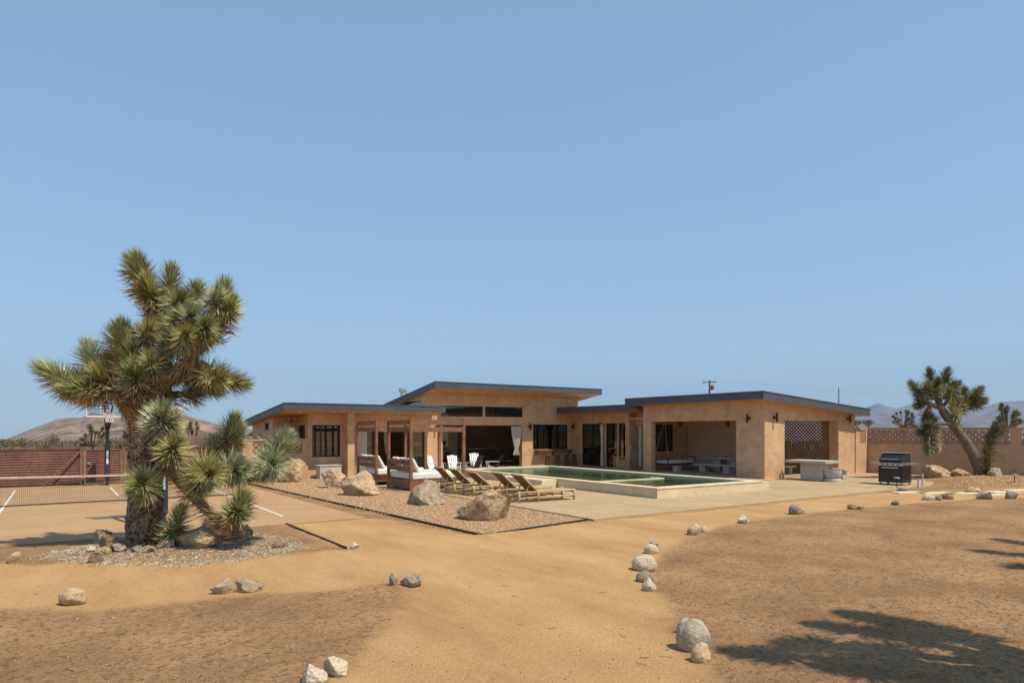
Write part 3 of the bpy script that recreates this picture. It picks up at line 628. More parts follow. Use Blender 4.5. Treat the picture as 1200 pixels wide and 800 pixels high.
# ------------------------------------------------------------------ daybeds
def daybed(X, Y, label):
    t = thing('canopy_daybed', label, 'daybed', (X, Y, 0), 'wooden canopy daybeds by the pool')
    W_, L_, H = 2.4, 2.15, 2.74; p = .11
    for x in (X, X+W_-p):
        for y in (Y, Y+L_-p): MB().box(x, x+p, y, y+p, 0.016, H).build('post', 'redwood', t, bevel=.006)
    for z in (H-.22, H-.50):
        MB().box(X+p, X+W_-p, Y+.02, Y+.06, z, z+.18).box(X+p, X+W_-p, Y+L_-.06, Y+L_-.02, z, z+.18).box(X+.02, X+.06, Y+p, Y+L_-p, z, z+.18).box(X+W_-.06, X+W_-.02, Y+p, Y+L_-p, z, z+.18).build('top_rail', 'redwood', t)
    hb = MB(); 
    for z in (.98, .74): hb.box(X+.02, X+.06, Y+p, Y+L_-p, z, z+.19)
    hb.build('headboard', 'redwood', t)
    MB().box(X+.012, X+W_-.012, Y+.012, Y+.05, .14, .42).box(X+.012, X+W_-.012, Y+L_-.05, Y+L_-.012, .14, .42).box(X+.012, X+.05, Y+.051, Y+L_-.051, .08, .42).box(X+W_-.05, X+W_-.012, Y+.051, Y+L_-.051, .14, .42).box(X+.051, X+W_-.051, Y+.051, Y+L_-.051, .36, .40).build('bed_frame', 'redwood', t)
    m = MB().box(X+.12, X+W_-.12, Y+.06, Y+L_-.06, .43, .68).build('mattress', 'cloth', t, bevel=.05)
    for k in range(3):
        ya = Y+.15+k*.64; o = MB(); a = Vector((X+.16, ya, .69)); 
        o.add([(X+.42, ya, .69), (X+.56, ya, .70), (X+.56, ya+.58, .70), (X+.42, ya+.58, .69), (X+.12, ya+.03, 1.22), (X+.24, ya+.03, 1.26), (X+.24, ya+.55, 1.26), (X+.12, ya+.55, 1.22)], [(3, 2, 1, 0), (4, 5, 6, 7), (0, 1, 5, 4), (1, 2, 6, 5), (2, 3, 7, 6), (3, 0, 4, 7)])
        o.build('pillow', 'cloth', t, bevel=.05)
    return t
daybed(10.9, 22.8, 'redwood canopy daybed with white cushions, nearer the boulders and loungers')
daybed(10.9, 26.1, 'redwood canopy daybed with white cushions, farther back near the left wing')
# ------------------------------------------------------------------ loungers
def lounger(Y, X, label, ang=48, src=None):
    t = thing('pool_lounger', label, 'lounger', (X, Y, .02), 'bamboo loungers lined up beside the pool')
    w_ = .68; z = .34; r = .03; bx = X+.72; a = R_(ang)
    for x in (X, bx, X+2.15):
        for y in (0, w_): MB().tube([(x, Y+y, .022), (x, Y+y, z+.05)], .035, 10).build('leg', 'teak', t, smooth=True)
    fr = MB()
    for y in (0, w_): fr.tube([(X, Y+y, z), (X+2.15, Y+y, z)], r, 8).tube([(X, Y+y, .17), (X+2.15, Y+y, .17)], r*.8, 8)
    for x in (X, bx, X+2.15): fr.tube([(x, Y, z-.05), (x, Y+w_, z-.05)], r*.9, 8).tube([(x, Y, .13), (x, Y+w_, .13)], r*.8, 8)
    fr.build('frame', 'teak', t, smooth=True)
    s = MB(); n = 30
    for k in range(n): xx = bx+.05+(1.38)*k/n; s.box(xx, xx+.04, Y+.03, Y+w_-.03, z+.015, z+.03)
    s.build('seat', 'teak', t)
    top = Vector((bx-.80*math.cos(a), 0, z+.80*math.sin(a))); b = MB()
    for y in (.03, w_-.03): b.tube([(bx, Y+y, z), (top.x, Y+y, top.z)], r, 8)
    b.tube([(top.x, Y, top.z), (top.x, Y+w_, top.z)], r, 8)
    b.tube([(bx-.25, Y+.1, z+.28), (bx-.42, Y+.1, z-.02)], .02, 6).tube([(bx-.25, Y+w_-.1, z+.28), (bx-.42, Y+w_-.1, z-.02)], .02, 6)
    bf = b.build('backrest_frame', 'teak', t, smooth=True)
    wv = MB(); k = 13
    for i in range(k):
        f0 = .04+.92*i/k; f1 = f0+.062; A = Vector((bx+(top.x-bx)*f0, 0, z+(top.z-z)*f0)); B = Vector((bx+(top.x-bx)*f1, 0, z+(top.z-z)*f1))
        nn_ = Vector((-math.sin(a), 0, -math.cos(a)))*.012
        wv.add([(A.x, Y+.06, A.z), (A.x, Y+w_-.06, A.z), (B.x, Y+w_-.06, B.z), (B.x, Y+.06, B.z), (A.x+nn_.x, Y+.06, A.z+nn_.z), (A.x+nn_.x, Y+w_-.06, A.z+nn_.z), (B.x+nn_.x, Y+w_-.06, B.z+nn_.z), (B.x+nn_.x, Y+.06, B.z+nn_.z)], [(0, 1, 2, 3), (7, 6, 5, 4), (0, 4, 5, 1), (1, 5, 6, 2), (2, 6, 7, 3), (3, 7, 4, 0)])
    wv.build('backrest', 'woven', t); t.rotation_euler = (0, 0, R_((ang*37 % 7-3)*.7))
    return t
for Y, X, a, l in ((17.1, 11.92, 42, 'bamboo lounger nearest the camera, in front of the others with its seat in full view'), (18.3, 11.95, 42, 'bamboo lounger with woven back, second from the camera'), (19.75, 11.85, 38, 'bamboo lounger with lower woven back, in the middle of the row'), (20.75, 11.65, 43, 'bamboo lounger beside the farthest one, second from the daybed'), (21.75, 11.55, 46, 'bamboo lounger farthest back, next to the near daybed post')):
    lounger(Y, X, l, a)
# ------------------------------------------------------------------ adirondack chairs
def adirondack(x, y, rz, label, m='white', m2=None, tall=1.0, arms=None):
    t = thing('adirondack_chair', label, 'chair', (0, 0, 0), 'slatted chairs on the patio behind the pool'); m2 = m2 or m
    for s in (-1, 1):
        MB().bar((s*.29, .42, .0), (s*.29, .42, .56), .04, .09).build('leg', m2, t)
        MB().bar((s*.27, .45, .32), (s*.27, -.42, .06), .03, .1).build('side_rail', m2, t)
        MB().bar((s*.33, .5, .575), (s*.33, -.3, .575), .11, .025).build('armrest', m2, t)
    st = MB()
    for k in range(6): u = k/5; st.bar((-.27, .45-.55*u, .38-.16*u), (.27, .45-.55*u, .38-.16*u), .085, .02)
    st.build('seat', m, t)
    bk = MB()
    for k in range(5): u = (k-2)*.105; bk.bar((u, -.12, .2), (u*1.25, -.52, (1.02-abs(k-2)*.025)*tall), .092, .02, up=(0, 1, .3))
    bk.bar((-.3, -.3, .5), (.3, -.3, .5), .07, .025)
    bk.build('backrest', m, t)
    t.location = (x, y, .032); t.rotation_euler = (0, 0, rz); t.scale = (.88, .88, .92); return t
def at(px, Y): q = on_y(px, 550, Y); return q.x, Y
x, y = at(509, 31.4); adirondack(x, y, R_(200), 'white slatted chair, leftmost, partly behind a daybed post')
x, y = at(532, 31.2); adirondack(x, y, R_(165), 'white slatted chair in front of the glass door, right of the leftmost chair')
x, y = at(556, 31.0); adirondack(x, y, R_(20), 'dark slatted chair with pale arms, its back turned to the camera', 'black', 'white')
x, y = at(579, 31.4); adirondack(x, y, R_(70), 'dark slatted chair with pale arms, nearest the gathered curtain', 'black', 'greybox')
x, y = at(557, 33.4); adirondack(x, y, R_(160), 'white slatted chair half hidden behind the dark chair', 'white')
x, y = at(503, 31.9); 
# rocking chair
def rocker(x, y, rz):
    t = thing('rocking_chair', 'pale wooden rocking chair outside the narrow window', 'rocking chair', (0, 0, 0))
    for s in (-1, 1):
        MB().tube([(s*.27, -.5, .1), (s*.27, -.25, .035), (s*.27, .1, .03), (s*.27, .45, .09)], .022, 8).build('rocker', 'teak', t)
        MB().bar((s*.27, .3, .05), (s*.27, .3, .66), .045).build('leg', 'teak', t); MB().bar((s*.27, -.25, .04), (s*.27, -.42, 1.2), .045).build('leg', 'teak', t)
        MB().bar((s*.29, .36, .67), (s*.29, -.34, .67), .09, .025).build('armrest', 'teak', t)
    MB().box(-.27, .27, -.24, .34, .42, .45).build('seat', 'teak', t)
    b = MB()
    for k in range(6): u = (k-2.5)*.09; b.bar((u, -.26, .45), (u, -.44, 1.25), .065, .02, up=(0, 1, 0))
    b.bar((-.28, -.44, 1.24), (.28, -.44, 1.24), .05, .1); b.build('backrest', 'teak', t)
    t.location = (x, y, .032); t.rotation_euler = (0, 0, rz); t.scale = (1.08, 1.08, 1.08)
q = on_x(728, 550, 26.7); rocker(q.x, q.y, R_(60))
# swing
t = thing('hanging_swing', 'dark framed swing bed with cushions hung by ropes in the pavilion', 'swing', (29.2, 26.3, .45))
a0, a1, b0, b1 = 28.2, 30.5, 25.9, 26.9
MB().box(a0, a1, b0, b0+.05, .33, .43).box(a0, a1, b1-.05, b1, .33, .43).box(a0, a0+.05, b0+.05, b1-.05, .33, .43).box(a1-.05, a1, b0+.05, b1-.05, .33, .43).box(a0+.05, a1-.05, b0+.05, b1-.05, .35, .38).build('frame', 'darkwood', t)
MB().box(a0+.06, a1-.06, b0+.06, b1-.06, .43, .58).build('cushion', 'cloth', t, bevel=.04)
for x in (a0+.03, a1-.03): MB().bar((x, b0+.03, .43), (x, b0+.03, .78), .05).bar((x, b1-.03, .43), (x, b1-.03, .78), .05).bar((x, b0, .8), (x, b1, .8), .06, .04).build('armrest', 'darkwood', t)
for x, h in ((a0, a0+.3), (a1, a1-.3)):
    r = MB(); 
    for y in (b0, b1): r.tube([(x, y, .8), (h, (b0+b1)/2, 2.94)], .012, 6)
    r.build('rope', 'teak', t)
MB().box(28.15, 28.5, 25.2, 25.5, .033, .32).build('x', 'concrete') and tag(bpy.data.objects['x'], 'small pale block by the left pavilion pillar foot', 'block'); bpy.data.objects['x'].name = 'concrete_block'
# concrete tables
def ctable(nm, label, X0, X1, Y0, Y1, z, peds, m='concrete', th=.09, cat='table'):
    t = thing(nm, label, cat, ((X0+X1)/2, (Y0+Y1)/2, .03)); MB().box(X0, X1, Y0, Y1, z-th, z).build('top' if cat == 'table' else 'seat', m, t, bevel=.012)
    for p in peds: MB().box(*p, .033, z-th-.001).build('pedestal', m, t, bevel=.01)
    return t
ctable('concrete_table', 'large concrete table in the open in front of the pavilion', 28.0, 29.25, 16.5, 18.5, .93, [(28.2, 29.0, 16.75, 17.85)], th=.12)
ctable('concrete_bench', 'concrete bench between the outdoor table and the right pavilion pillar', 29.85, 30.3, 16.7, 18.6, .52, [(29.9, 30.25, 16.8, 17.2), (29.9, 30.25, 18.0, 18.4)], cat='bench')
ctable('concrete_table', 'concrete picnic table set with glasses inside the pavilion', 30.1, 31.1, 22.4, 25.0, .80, [(30.3, 30.9, 22.8, 23.3), (30.3, 30.9, 24.0, 24.5)])
ctable('concrete_bench', 'long concrete bench before the picnic table seen through the pool side opening', 29.2, 29.65, 22.2, 25.0, .47, [(29.25, 29.6, 22.6, 23.0), (29.25, 29.6, 24.2, 24.6)], cat='bench')
ctable('concrete_bench', 'pale concrete bench seen behind the outdoor table through the side opening', 29.6, 31.9, 20.4, 20.8, .47, [(30.0, 30.3, 20.45, 20.75), (31.35, 31.6, 20.45, 20.75)], cat='bench')
ctable('concrete_table', 'concrete table end showing just past the sunlit corner pillar', 29.6, 31.6, 21.1, 21.95, .82, [(30.2, 31.0, 21.3, 21.75)])
for i, (xx, yy, lb) in enumerate(((30.3, 23.2, 'small glass tumbler on the picnic table, right of the others'), (30.35, 23.75, 'small glass tumbler in the middle of the picnic table'), (30.3, 24.3, 'small glass tumbler at the left end of the picnic table'))):
    tag(MB().lathe((xx, yy, .801), [(.035, 0), (.045, .11), (.04, .11), (.03, .01)], 12).build('glass_tumbler', 'clear'), lb, 'glass', 'tumblers on the picnic table')
t = thing('planter_bowl', 'round grey concrete planter bowl on a pale foot beside the outdoor table', 'planter', G(976, 565.5))
q = G(976, 564.5); MB().lathe((q.x, q.y, .18), [(.26, 0), (.33, .05), (.37, .20), (.37, .36), (.32, .36), (.30, .25)], 28).build('bowl', 'concrete', t, smooth=False); MB().lathe((q.x, q.y, .021), [(.36, 0), (.36, .10), (.27, .158)], 28).build('foot', 'greybox', t)
# pipes at pillar foot
t = thing('water_pipes', 'little cluster of dark pipes and valves at the pavilion corner foot', 'pipes', G(916, 562))
q = G(916, 562); mb = MB()
for dx, h in ((-.16, .22), (-.06, .38), (.05, .46), (.15, .3)): mb.tube([(q.x+dx, q.y, .02), (q.x+dx, q.y, h)], .022, 8)
mb.tube([(q.x-.16, q.y, .22), (q.x-.06, q.y, .22)], .02, 8).tube([(q.x+.05, q.y, .3), (q.x+.15, q.y, .3)], .02, 8); mb.build('pipe', 'rustframe', t)
MB().lathe((q.x+.05, q.y, .46), [(.05, 0), (.05, .04)], 10).lathe((q.x-.06, q.y, .38), [(.04, 0), (.04, .04)], 10).build('valve', 'greybox', t)
# ------------------------------------------------------------------ grill
gx, gy = 28.75, 13.62
t = thing('gas_grill', 'large black gas grill with steel side shelves on the deck edge', 'grill', (gx, gy, .02))
W1, L1 = .76, .98   # X depth, Y width
MB().box(gx, gx+W1, gy, gy+L1, .12, .82).build('cabinet', 'blackmetal', t, bevel=.01)
for yy in (gy+.03, gy+L1/2+.01): MB().box(gx-.018, gx-.002, yy, yy+L1/2-.04, .16, .68).build('door', 'black', t, bevel=.004)
MB().box(gx-.05, gx-.02, gy+.15, gy+L1-.15, .72, .76).build('door_handle', 'metal', t)
MB().box(gx-.06, gx+W1, gy-.01, gy+L1+.01, .822, .94).build('control_panel', 'metal', t, bevel=.01)
for k in range(4): yy = gy+.15+k*.21; MB().tube([(gx-.06, yy, .88), (gx-.09, yy, .88)], .03, 12).build('knob', 'black', t)
pr = [(0, .942), (.0, 1.06), (.22, 1.30), (.44, 1.34), (W1, 1.30), (W1, .942)]
n = len(pr); MB().add([(gx+a, gy+.03, b) for a, b in pr]+[(gx+a, gy+L1-.03, b) for a, b in pr], [tuple(range(n)), tuple(range(n, 2*n))[::-1]]+[(i, n+i, n+(i+1) % n, (i+1) % n) for i in range(n)]).build('lid', 'blackmetal', t, bevel=.01)
MB().box(gx+.2, gx+W1+.01, gy+.0, gy+L1, 1.341, 1.36).build('lid_trim', 'metal', t); MB().tube([(gx-.03, gy+.12, 1.10), (gx-.03, gy+L1-.12, 1.10)], .018, 8).build('lid_handle', 'metal', t)
MB().box(gx+.02, gx+W1-.05, gy-.36, gy-.012, .90, .935).build('side_shelf', 'metal', t, bevel=.006); MB().box(gx+.02, gx+W1-.05, gy+L1+.012, gy+L1+.36, .90, .935).build('side_shelf', 'metal', t, bevel=.006)
for a, b in ((.06, .06), (.06, L1-.06), (W1-.06, .06), (W1-.06, L1-.06)): MB().tube([(gx+a-.02, gy+b, .06), (gx+a+.02, gy+b, .06)], .04, 12).build('caster', 'black', t)
# path lights, stakes
def path_light(px, py, h, label):
    q = G(px, py); t = thing('path_light', label, 'path light', (q.x, q.y, 0), 'low garden path lights')
    MB().tube([(q.x, q.y, -.02), (q.x, q.y, h)], .018, 8).build('stake', 'blackmetal', t); MB().lathe((q.x, q.y, h-.02), [(.13, 0), (.12, .02), (.03, .06)], 16).build('shade', 'metal', t)
path_light(1051, 572, .42, 'short path light with round cap in front of the black grill'); path_light(1189, 568, .44, 'short path light near the right frame edge before the block wall')
def stake(px, py, h, l):
    q = G(px, py); z = ground_h(q.x, q.y); tag(MB().tube([(q.x, q.y, z-.02), (q.x, q.y, z+h)], .035, 8).lathe((q.x, q.y, z+h), [(.045, 0), (.045, .06)], 10).build('garden_spigot', 'greybox'), l, 'spigot')
stake(1076, 571, .32, 'shorter pale spigot post right of the grill'); stake(1081, 570, .5, 'taller pale spigot post right of the grill')
# ------------------------------------------------------------------ garden walls
def gwall_x(X0, X1, Y, h, scr, label, th=.2, pitch=.27):
    t = thing('garden_wall', label, 'garden wall', ((X0+X1)/2, Y, 0)); a, b, z0, z1 = scr
    MB().box(X0, a, Y, Y+th, 0, h-.06).box(b, X1, Y, Y+th, 0, h-.06).box(a, b, Y, Y+th, 0, z0).box(a, b, Y, Y+th, z1, h-.06).build('wall', 'stucco_wall', t)
    MB().box(X0-.02, X1+.02, Y-.02, Y+th+.02, h-.058, h).build('cap', 'stucco_wall', t)
    lattice(a, b, z0, z1, lambda u, v, d: (u, Y+.02+d, v), pitch, .10, .15).build('breeze_block_screen', 'block', t)
gwall_x(6.9, 9.88, 31.88, 1.88, (7.35, 9.6, 1.22, 1.78), 'low tan wall with breeze block panel left of the house')
t = thing('garden_wall', 'plain tan wall running back from the left breeze block panel', 'garden wall', (6.9, 40, 0)); MB().box(6.9, 7.1, 32.082, 48, 0, 1.86).build('wall', 'stucco_wall', t); MB().box(6.88, 7.12, 32.1, 48, 1.862, 1.92).build('cap', 'stucco_wall', t)
gwall_x(35.102, 36.25, 19.0, 2.42, (35.5, 36.1, 1.62, 2.30), 'short sunlit wall piece with breeze blocks beside the pavilion')
# long wall on the right (slightly oblique)
A = Vector((36.25, 19.2)); B = Vector((38.6, 11.6)); Bx = A+(B-A)*3.2; dv = (Bx-A).normalized(); nv = Vector((-dv.y, dv.x)); Ln = (Bx-A).length
if nv.x < 0: nv = -nv
t = thing('garden_wall', 'long shaded tan wall with band of breeze blocks behind the leaning tree', 'garden wall', (A.x, A.y, 0))
def obox(u0, u1, w0, w1, z0, z1, mb):
    c = [A+dv*u0+nv*w0, A+dv*u1+nv*w0, A+dv*u1+nv*w1, A+dv*u0+nv*w1]; mb.prism([(p.x, p.y) for p in c], z0, z1)
segs = [(.25, 6.4), (6.85, 13), (13.5, 19)]
mb = MB(); obox(0, Ln, 0, .2, 0, 1.6, mb); obox(0, Ln, 0, .2, 2.32, 2.38, mb); c = 0
for a, b in segs: obox(c, a, 0, .2, 1.6, 2.32, mb); c = b
obox(c, Ln, 0, .2, 1.6, 2.32, mb); mb.build('wall', 'stucco_wall', t)
mb = MB(); obox(-.02, Ln, -.02, .22, 2.382, 2.44, mb); mb.build('cap', 'stucco_wall', t)
for a, b in segs: lattice(a, b, 1.6, 2.32, lambda u, v, d: (*(A+dv*u+nv*(.01+d)), v), .27, .15, .2).build('breeze_block_screen', 'block', t)
# ------------------------------------------------------------------ rust fence + gate
t = thing('metal_fence', 'rusty corrugated metal fence behind the court', 'fence', (-3, 33.6, 0)); YF = 33.6; HF = 1.5
def corr(x0, x1, z0, z1, y):
    mb = MB(); n = int((z1-z0)/.02); V = []; F = []
    for j in range(n+1): z = z0+(z1-z0)*j/n; yy = y+.011*math.sin(z*2*math.pi/.105); V += [(x0, yy, z), (x1, yy, z)]
    for j in range(n): F.append((2*j, 2*j+1, 2*j+3, 2*j+2))
    mb.v = V; mb.f = F; return mb
xx = -14.
while xx < .5:
    x2 = min(xx+2.4, .75); corr(xx, x2-.01, .02, HF, YF).build('panel', 'rust', t, smooth=True); MB().box(x2-.05, x2+.01, YF+.03, YF+.09, 0, HF+.02).build('post', 'rustframe', t); xx = x2
for a, b in ((2.42, 4.7), (4.71, 6.88)): corr(a, b, .02, HF, YF).build('panel', 'rust', t, smooth=True)
MB().bar((-14, YF, HF+.02), (.78, YF, HF+.02), .06, .03).bar((2.4, YF, HF+.02), (6.88, YF, HF+.02), .06, .03).build('top_rail', 'rust', t)
MB().box(.78, .90, YF-.06, YF+.06, 0, HF+.06).build('gate_post', 'rustframe', t); MB().box(2.28, 2.40, YF-.06, YF+.06, 0, HF+.06).build('gate_post', 'rustframe', t)
MB().bar((.82, YF-.1, HF), (-.55, YF-.35, .03), .05).build('brace', 'rustframe', t)
t = thing('metal_gate', 'rusty framed gate in the fence behind the basketball pole', 'gate', (1.6, 33.6, 0))
corr(.98, 2.2, .1, HF-.05, YF-.005).build('panel', 'rust', t, smooth=True)
MB().box(.93, .98, YF-.03, YF+.03, .05, HF).box(2.2, 2.26, YF-.03, YF+.03, .05, HF).box(.98, 2.2, YF-.03, YF+.03, HF-.06, HF).box(.98, 2.2, YF-.03, YF+.03, .05, .1).build('gate_frame', 'rustframe', t)
MB().box(1.0, 1.1, YF-.07, YF-.031, .85, .97).build('latch', 'metal', t)
# ------------------------------------------------------------------ pickleball net
t = thing('court_net', 'low court net with pale tape strung across the tan court', 'net', (1.8, 24.95, 0)); nx0, nx1, NYY = -1.72, 5.3, 24.95
mb = MB(); x = nx0+.04
sag = lambda x: .91-.04*math.sin(math.pi*(x-nx0)/(nx1-nx0))
while x < nx1: mb.bar((x, NYY, .05), (x, NYY, sag(x)), .0045); x += .05
for k in range(1, 17):
    z = k/17
    for i in range(8): xa = nx0+(nx1-nx0)*i/8; xb = nx0+(nx1-nx0)*(i+1)/8; mb.bar((xa, NYY+.003, .05+(sag(xa)-.05)*z), (xb, NYY+.003, .05+(sag(xb)-.05)*z), .0045)
mb.build('mesh', 'black', t)
mb = MB()
for i in range(12): xa = nx0+(nx1-nx0)*i/12; xb = nx0+(nx1-nx0)*(i+1)/12; mb.bar((xa, NYY, sag(xa)-.02), (xb, NYY, sag(xb)-.02), .02, .06)
mb.build('tape', 'paint_faded', t); MB().bar((nx0, NYY, .045), (nx1, NYY, .045), .02, .03).build('bottom_band', 'black', t)
for x in (nx0, nx1): MB().tube([(x, NYY, 0), (x, NYY, .96)], .03, 10).build('post', 'blackmetal', t)
# ------------------------------------------------------------------ basketball hoops
def hoop(x, y, s, label, w_=1.55):
    t = thing('basketball_hoop', label, 'basketball hoop', (x, y, 0), 'pole mounted basketball hoops')
    MB().tube([(x, y, 0), (x, y, 2.65)], .065, 12).build('pole', 'navy', t)
    MB().box(x-.1, x+.1, y-.1, y+.1, .3, 1.72).build('pole_pad', 'navy', t, bevel=.04); MB().box(x-.035, x+.035, y-.106, y-.101, .9, 1.45).build('pad_stripe', 'white', t)
    by = y+s*1.0
    a = MB(); 
    for dx in (-.14, .14): a.bar((x+dx*.4, y, 2.6), (x+dx, by-s*.03, 3.3), .06).bar((x+dx*.4, y, 2.35), (x+dx, by-s*.03, 2.95), .06)
    a.build('arm', 'navy', t)
    z0, z1 = 2.84, 3.84; f = MB().box(x-w_/2, x-w_/2+.03, by-.02, by+.02, z0, z1).box(x+w_/2-.03, x+w_/2, by-.02, by+.02, z0, z1).box(x-w_/2+.03, x+w_/2-.03, by-.02, by+.02, z0, z0+.05).box(x-w_/2+.03, x+w_/2-.03, by-.02, by+.02, z1-.03, z1)
    fb = f.box(x-.3, x-.26, by-.015, by+.015, 3.05, 3.5).box(x+.26, x+.3, by-.015, by+.015, 3.05, 3.5).box(x-.26, x+.26, by-.015, by+.015, 3.46, 3.5).build('backboard', 'white', t)
    MB().box(x-w_/2+.03, x+w_/2-.03, by-.006, by+.006, z0+.05, z1-.03).build('pane', 'clear', fb)
    n = 20; c = Vector((x, by+s*.38, 3.02)); MB().tube([(c.x+.23*math.cos(2*math.pi*k/n), c.y+.23*math.sin(2*math.pi*k/n), c.z) for k in range(n+1)], .014, 6, cap=False).box(x-.12, x+.12, min(by, by+s*.14), max(by, by+s*.14), 2.96, 3.05).build('rim', 'red', t)
    nt = MB()
    for k in range(12):
        for sg in (1, -1):
            p = [(c.x+r*math.cos(2*math.pi*(k+sg*j*.5)/12), c.y+r*math.sin(2*math.pi*(k+sg*j*.5)/12), c.z-.1*j) for j, r in enumerate((.22, .19, .16, .14, .14))]
            for u, v in zip(p[:-1], p[1:]): nt.bar(u, v, .01)
    nt.build('net', 'cloth', t)
hoop(1.68, 32.6, -1, 'far basketball hoop standing before the rusty gate')
hoop(2.05, 17.75, 1, 'near basketball hoop hidden behind the big Joshua tree trunk', 1.2)
# ------------------------------------------------------------------ rocks
def rock(name, px, py, wpx, hpx, m, label, cat='rock', seed=0, group=None, sub=5, deep=.85, cuts=9, rot=None, rough=.06, sink=.35, dz=None, cutr=(.45, .78)):
    r = random.Random(seed+17); d = (EYE)*FPX/(py-HY); W_ = wpx*d/FPX; Hh = hpx*d/FPX*1.02; D_ = W_*deep
    q = CP(px, py, d+D_*.38); cx, cy = q.x, q.y; zb = ground_h(cx, cy) if dz is None else dz
    import bmesh
    bm = bmesh.new(); bmesh.ops.create_icosphere(bm, subdivisions=sub, radius=1)
    P = []
    for k in range(cuts):
        n = Vector((r.uniform(-1, 1), r.uniform(-1, 1), r.uniform(-.5, 1))).normalized(); P.append((n, r.uniform(*cutr)))
    off = Vector((r.uniform(0, 50), r.uniform(0, 50), r.uniform(0, 50)))
    for v in bm.verts:
        p = v.co.copy()
        for n, c in P:
            s = p.dot(n)
            if s > c: p -= n*(s-c)*.93
        f = 1+.12*noise.noise(p*1.3+off)+rough*noise.fractal(p*4+off, 1, 2, 5)*1.6+rough*.9*abs(noise.noise(p*7+off))
        v.co = p*f
    xs_ = [v.co.x for v in bm.verts]; zs = [v.co.z for v in bm.verts]; ys_ = [v.co.y for v in bm.verts]
    ex = (max(xs_)-min(xs_)); ey = max(ys_)-min(ys_); ez = max(zs)-min(zs); mx = (max(xs_)+min(xs_))/2; my = (max(ys_)+min(ys_))/2
    a = R_(-HEAD); ca, sa = math.cos(a), math.sin(a)
    for v in bm.verts:
        x = (v.co.x-mx)/ex*W_; y = (v.co.y-my)/ey*D_; z = (v.co.z-min(zs))/ez*Hh*(1+sink)-Hh*sink
        v.co = Vector((x*ca-y*sa, x*sa+y*ca, z))
    me = bpy.data.meshes.new(name); bm.to_mesh(me); bm.free(); me.materials.append(M[m])
    me.polygons.foreach_set('use_smooth', [True]*len(me.polygons))
    o = bpy.data.objects.new(name, me); COL.objects.link(o); o.location = (cx, cy, zb)
    return tag(o, label, cat, group)
B = 'boulders on the gravel bed'
rock('boulder', 339, 565, 35, 27, 'st_tan', 'rough tan boulder half behind the white green yucca head near the left wing', 'boulder', 1, B, cuts=12, dz=0)
rock('boulder', 391, 572, 30, 23, 'st_tan', 'brown yellow boulder under the left wing window, left of its larger neighbour', 'boulder', 22, B, cuts=12, dz=0)
rock('boulder', 423, 581, 46, 29, 'st_tan', 'long sunlit tan boulder sloping to the right before the far daybed', 'boulder', 31, B, cuts=10, dz=0)
rock('boulder', 499, 592, 48, 29, 'st_speck', 'blocky mottled brown grey boulder beside the near daybed', 'boulder', 14, B, cuts=12, dz=0)
rock('boulder', 568, 610, 68, 37, 'st_tan', 'largest tan boulder with a ridge top in front of the loungers', 'boulder', 25, B, cuts=10, rough=.035, dz=0)
T = 'rocks at the foot of the big Joshua tree'
for a in ((119, 641, 20, 17, 'st_grey', 'dark grey angular rock behind the brown one left of the trunk', 3), (128, 652, 27, 20, 'st_brown', 'reddish brown leaning rock left of the tree trunk', 4),
          (139, 652, 18, 10, 'st_blue', 'small blue grey rock in front of the tree trunk foot', 5), (148, 647, 16, 9, 'st_grey', 'small grey rock touching the left of the tree trunk', 6),
          (113, 662, 16, 10, 'st_brown', 'flat reddish stone at the front edge of the grey gravel', 7), (193, 648, 22, 13, 'st_blue', 'grey rock just right of the tree trunk', 8),
          (160, 652, 14, 8, 'st_grey', 'small grey stone in front of the middle of the tree trunk', 13), (175, 652, 16, 8, 'st_speck', 'speckled low stone in front of the right half of the trunk', 14), (121, 655, 20, 9, 'st_tan', 'low tan stone in front of the brown leaning rock', 15), (213, 640, 18, 8, 'st_grey', 'grey stone filling the gap left of the big rounded tan rock', 16), (286, 633, 26, 16, 'st_speck', 'speckled rock at the right end of the big tree rocks', 17),
          (231, 647, 50, 22, 'st_tan', 'big rounded tan rock on the grey gravel right of the trunk', 9), (262, 635, 58, 24, 'st_tan', 'large low rock behind the rounded tan one, under the right branch', 10),
          (105, 652, 14, 7, 'st_pale', 'pale small stone at the left rim of the grey gravel', 11), (328, 642, 18, 6, 'st_brown', 'thin brown stone on the right tail of the grey gravel', 12)):
    rock('rock', *a[:5], a[5], 'rock', a[6]*7, T)
E_ = 'stones edging the path'
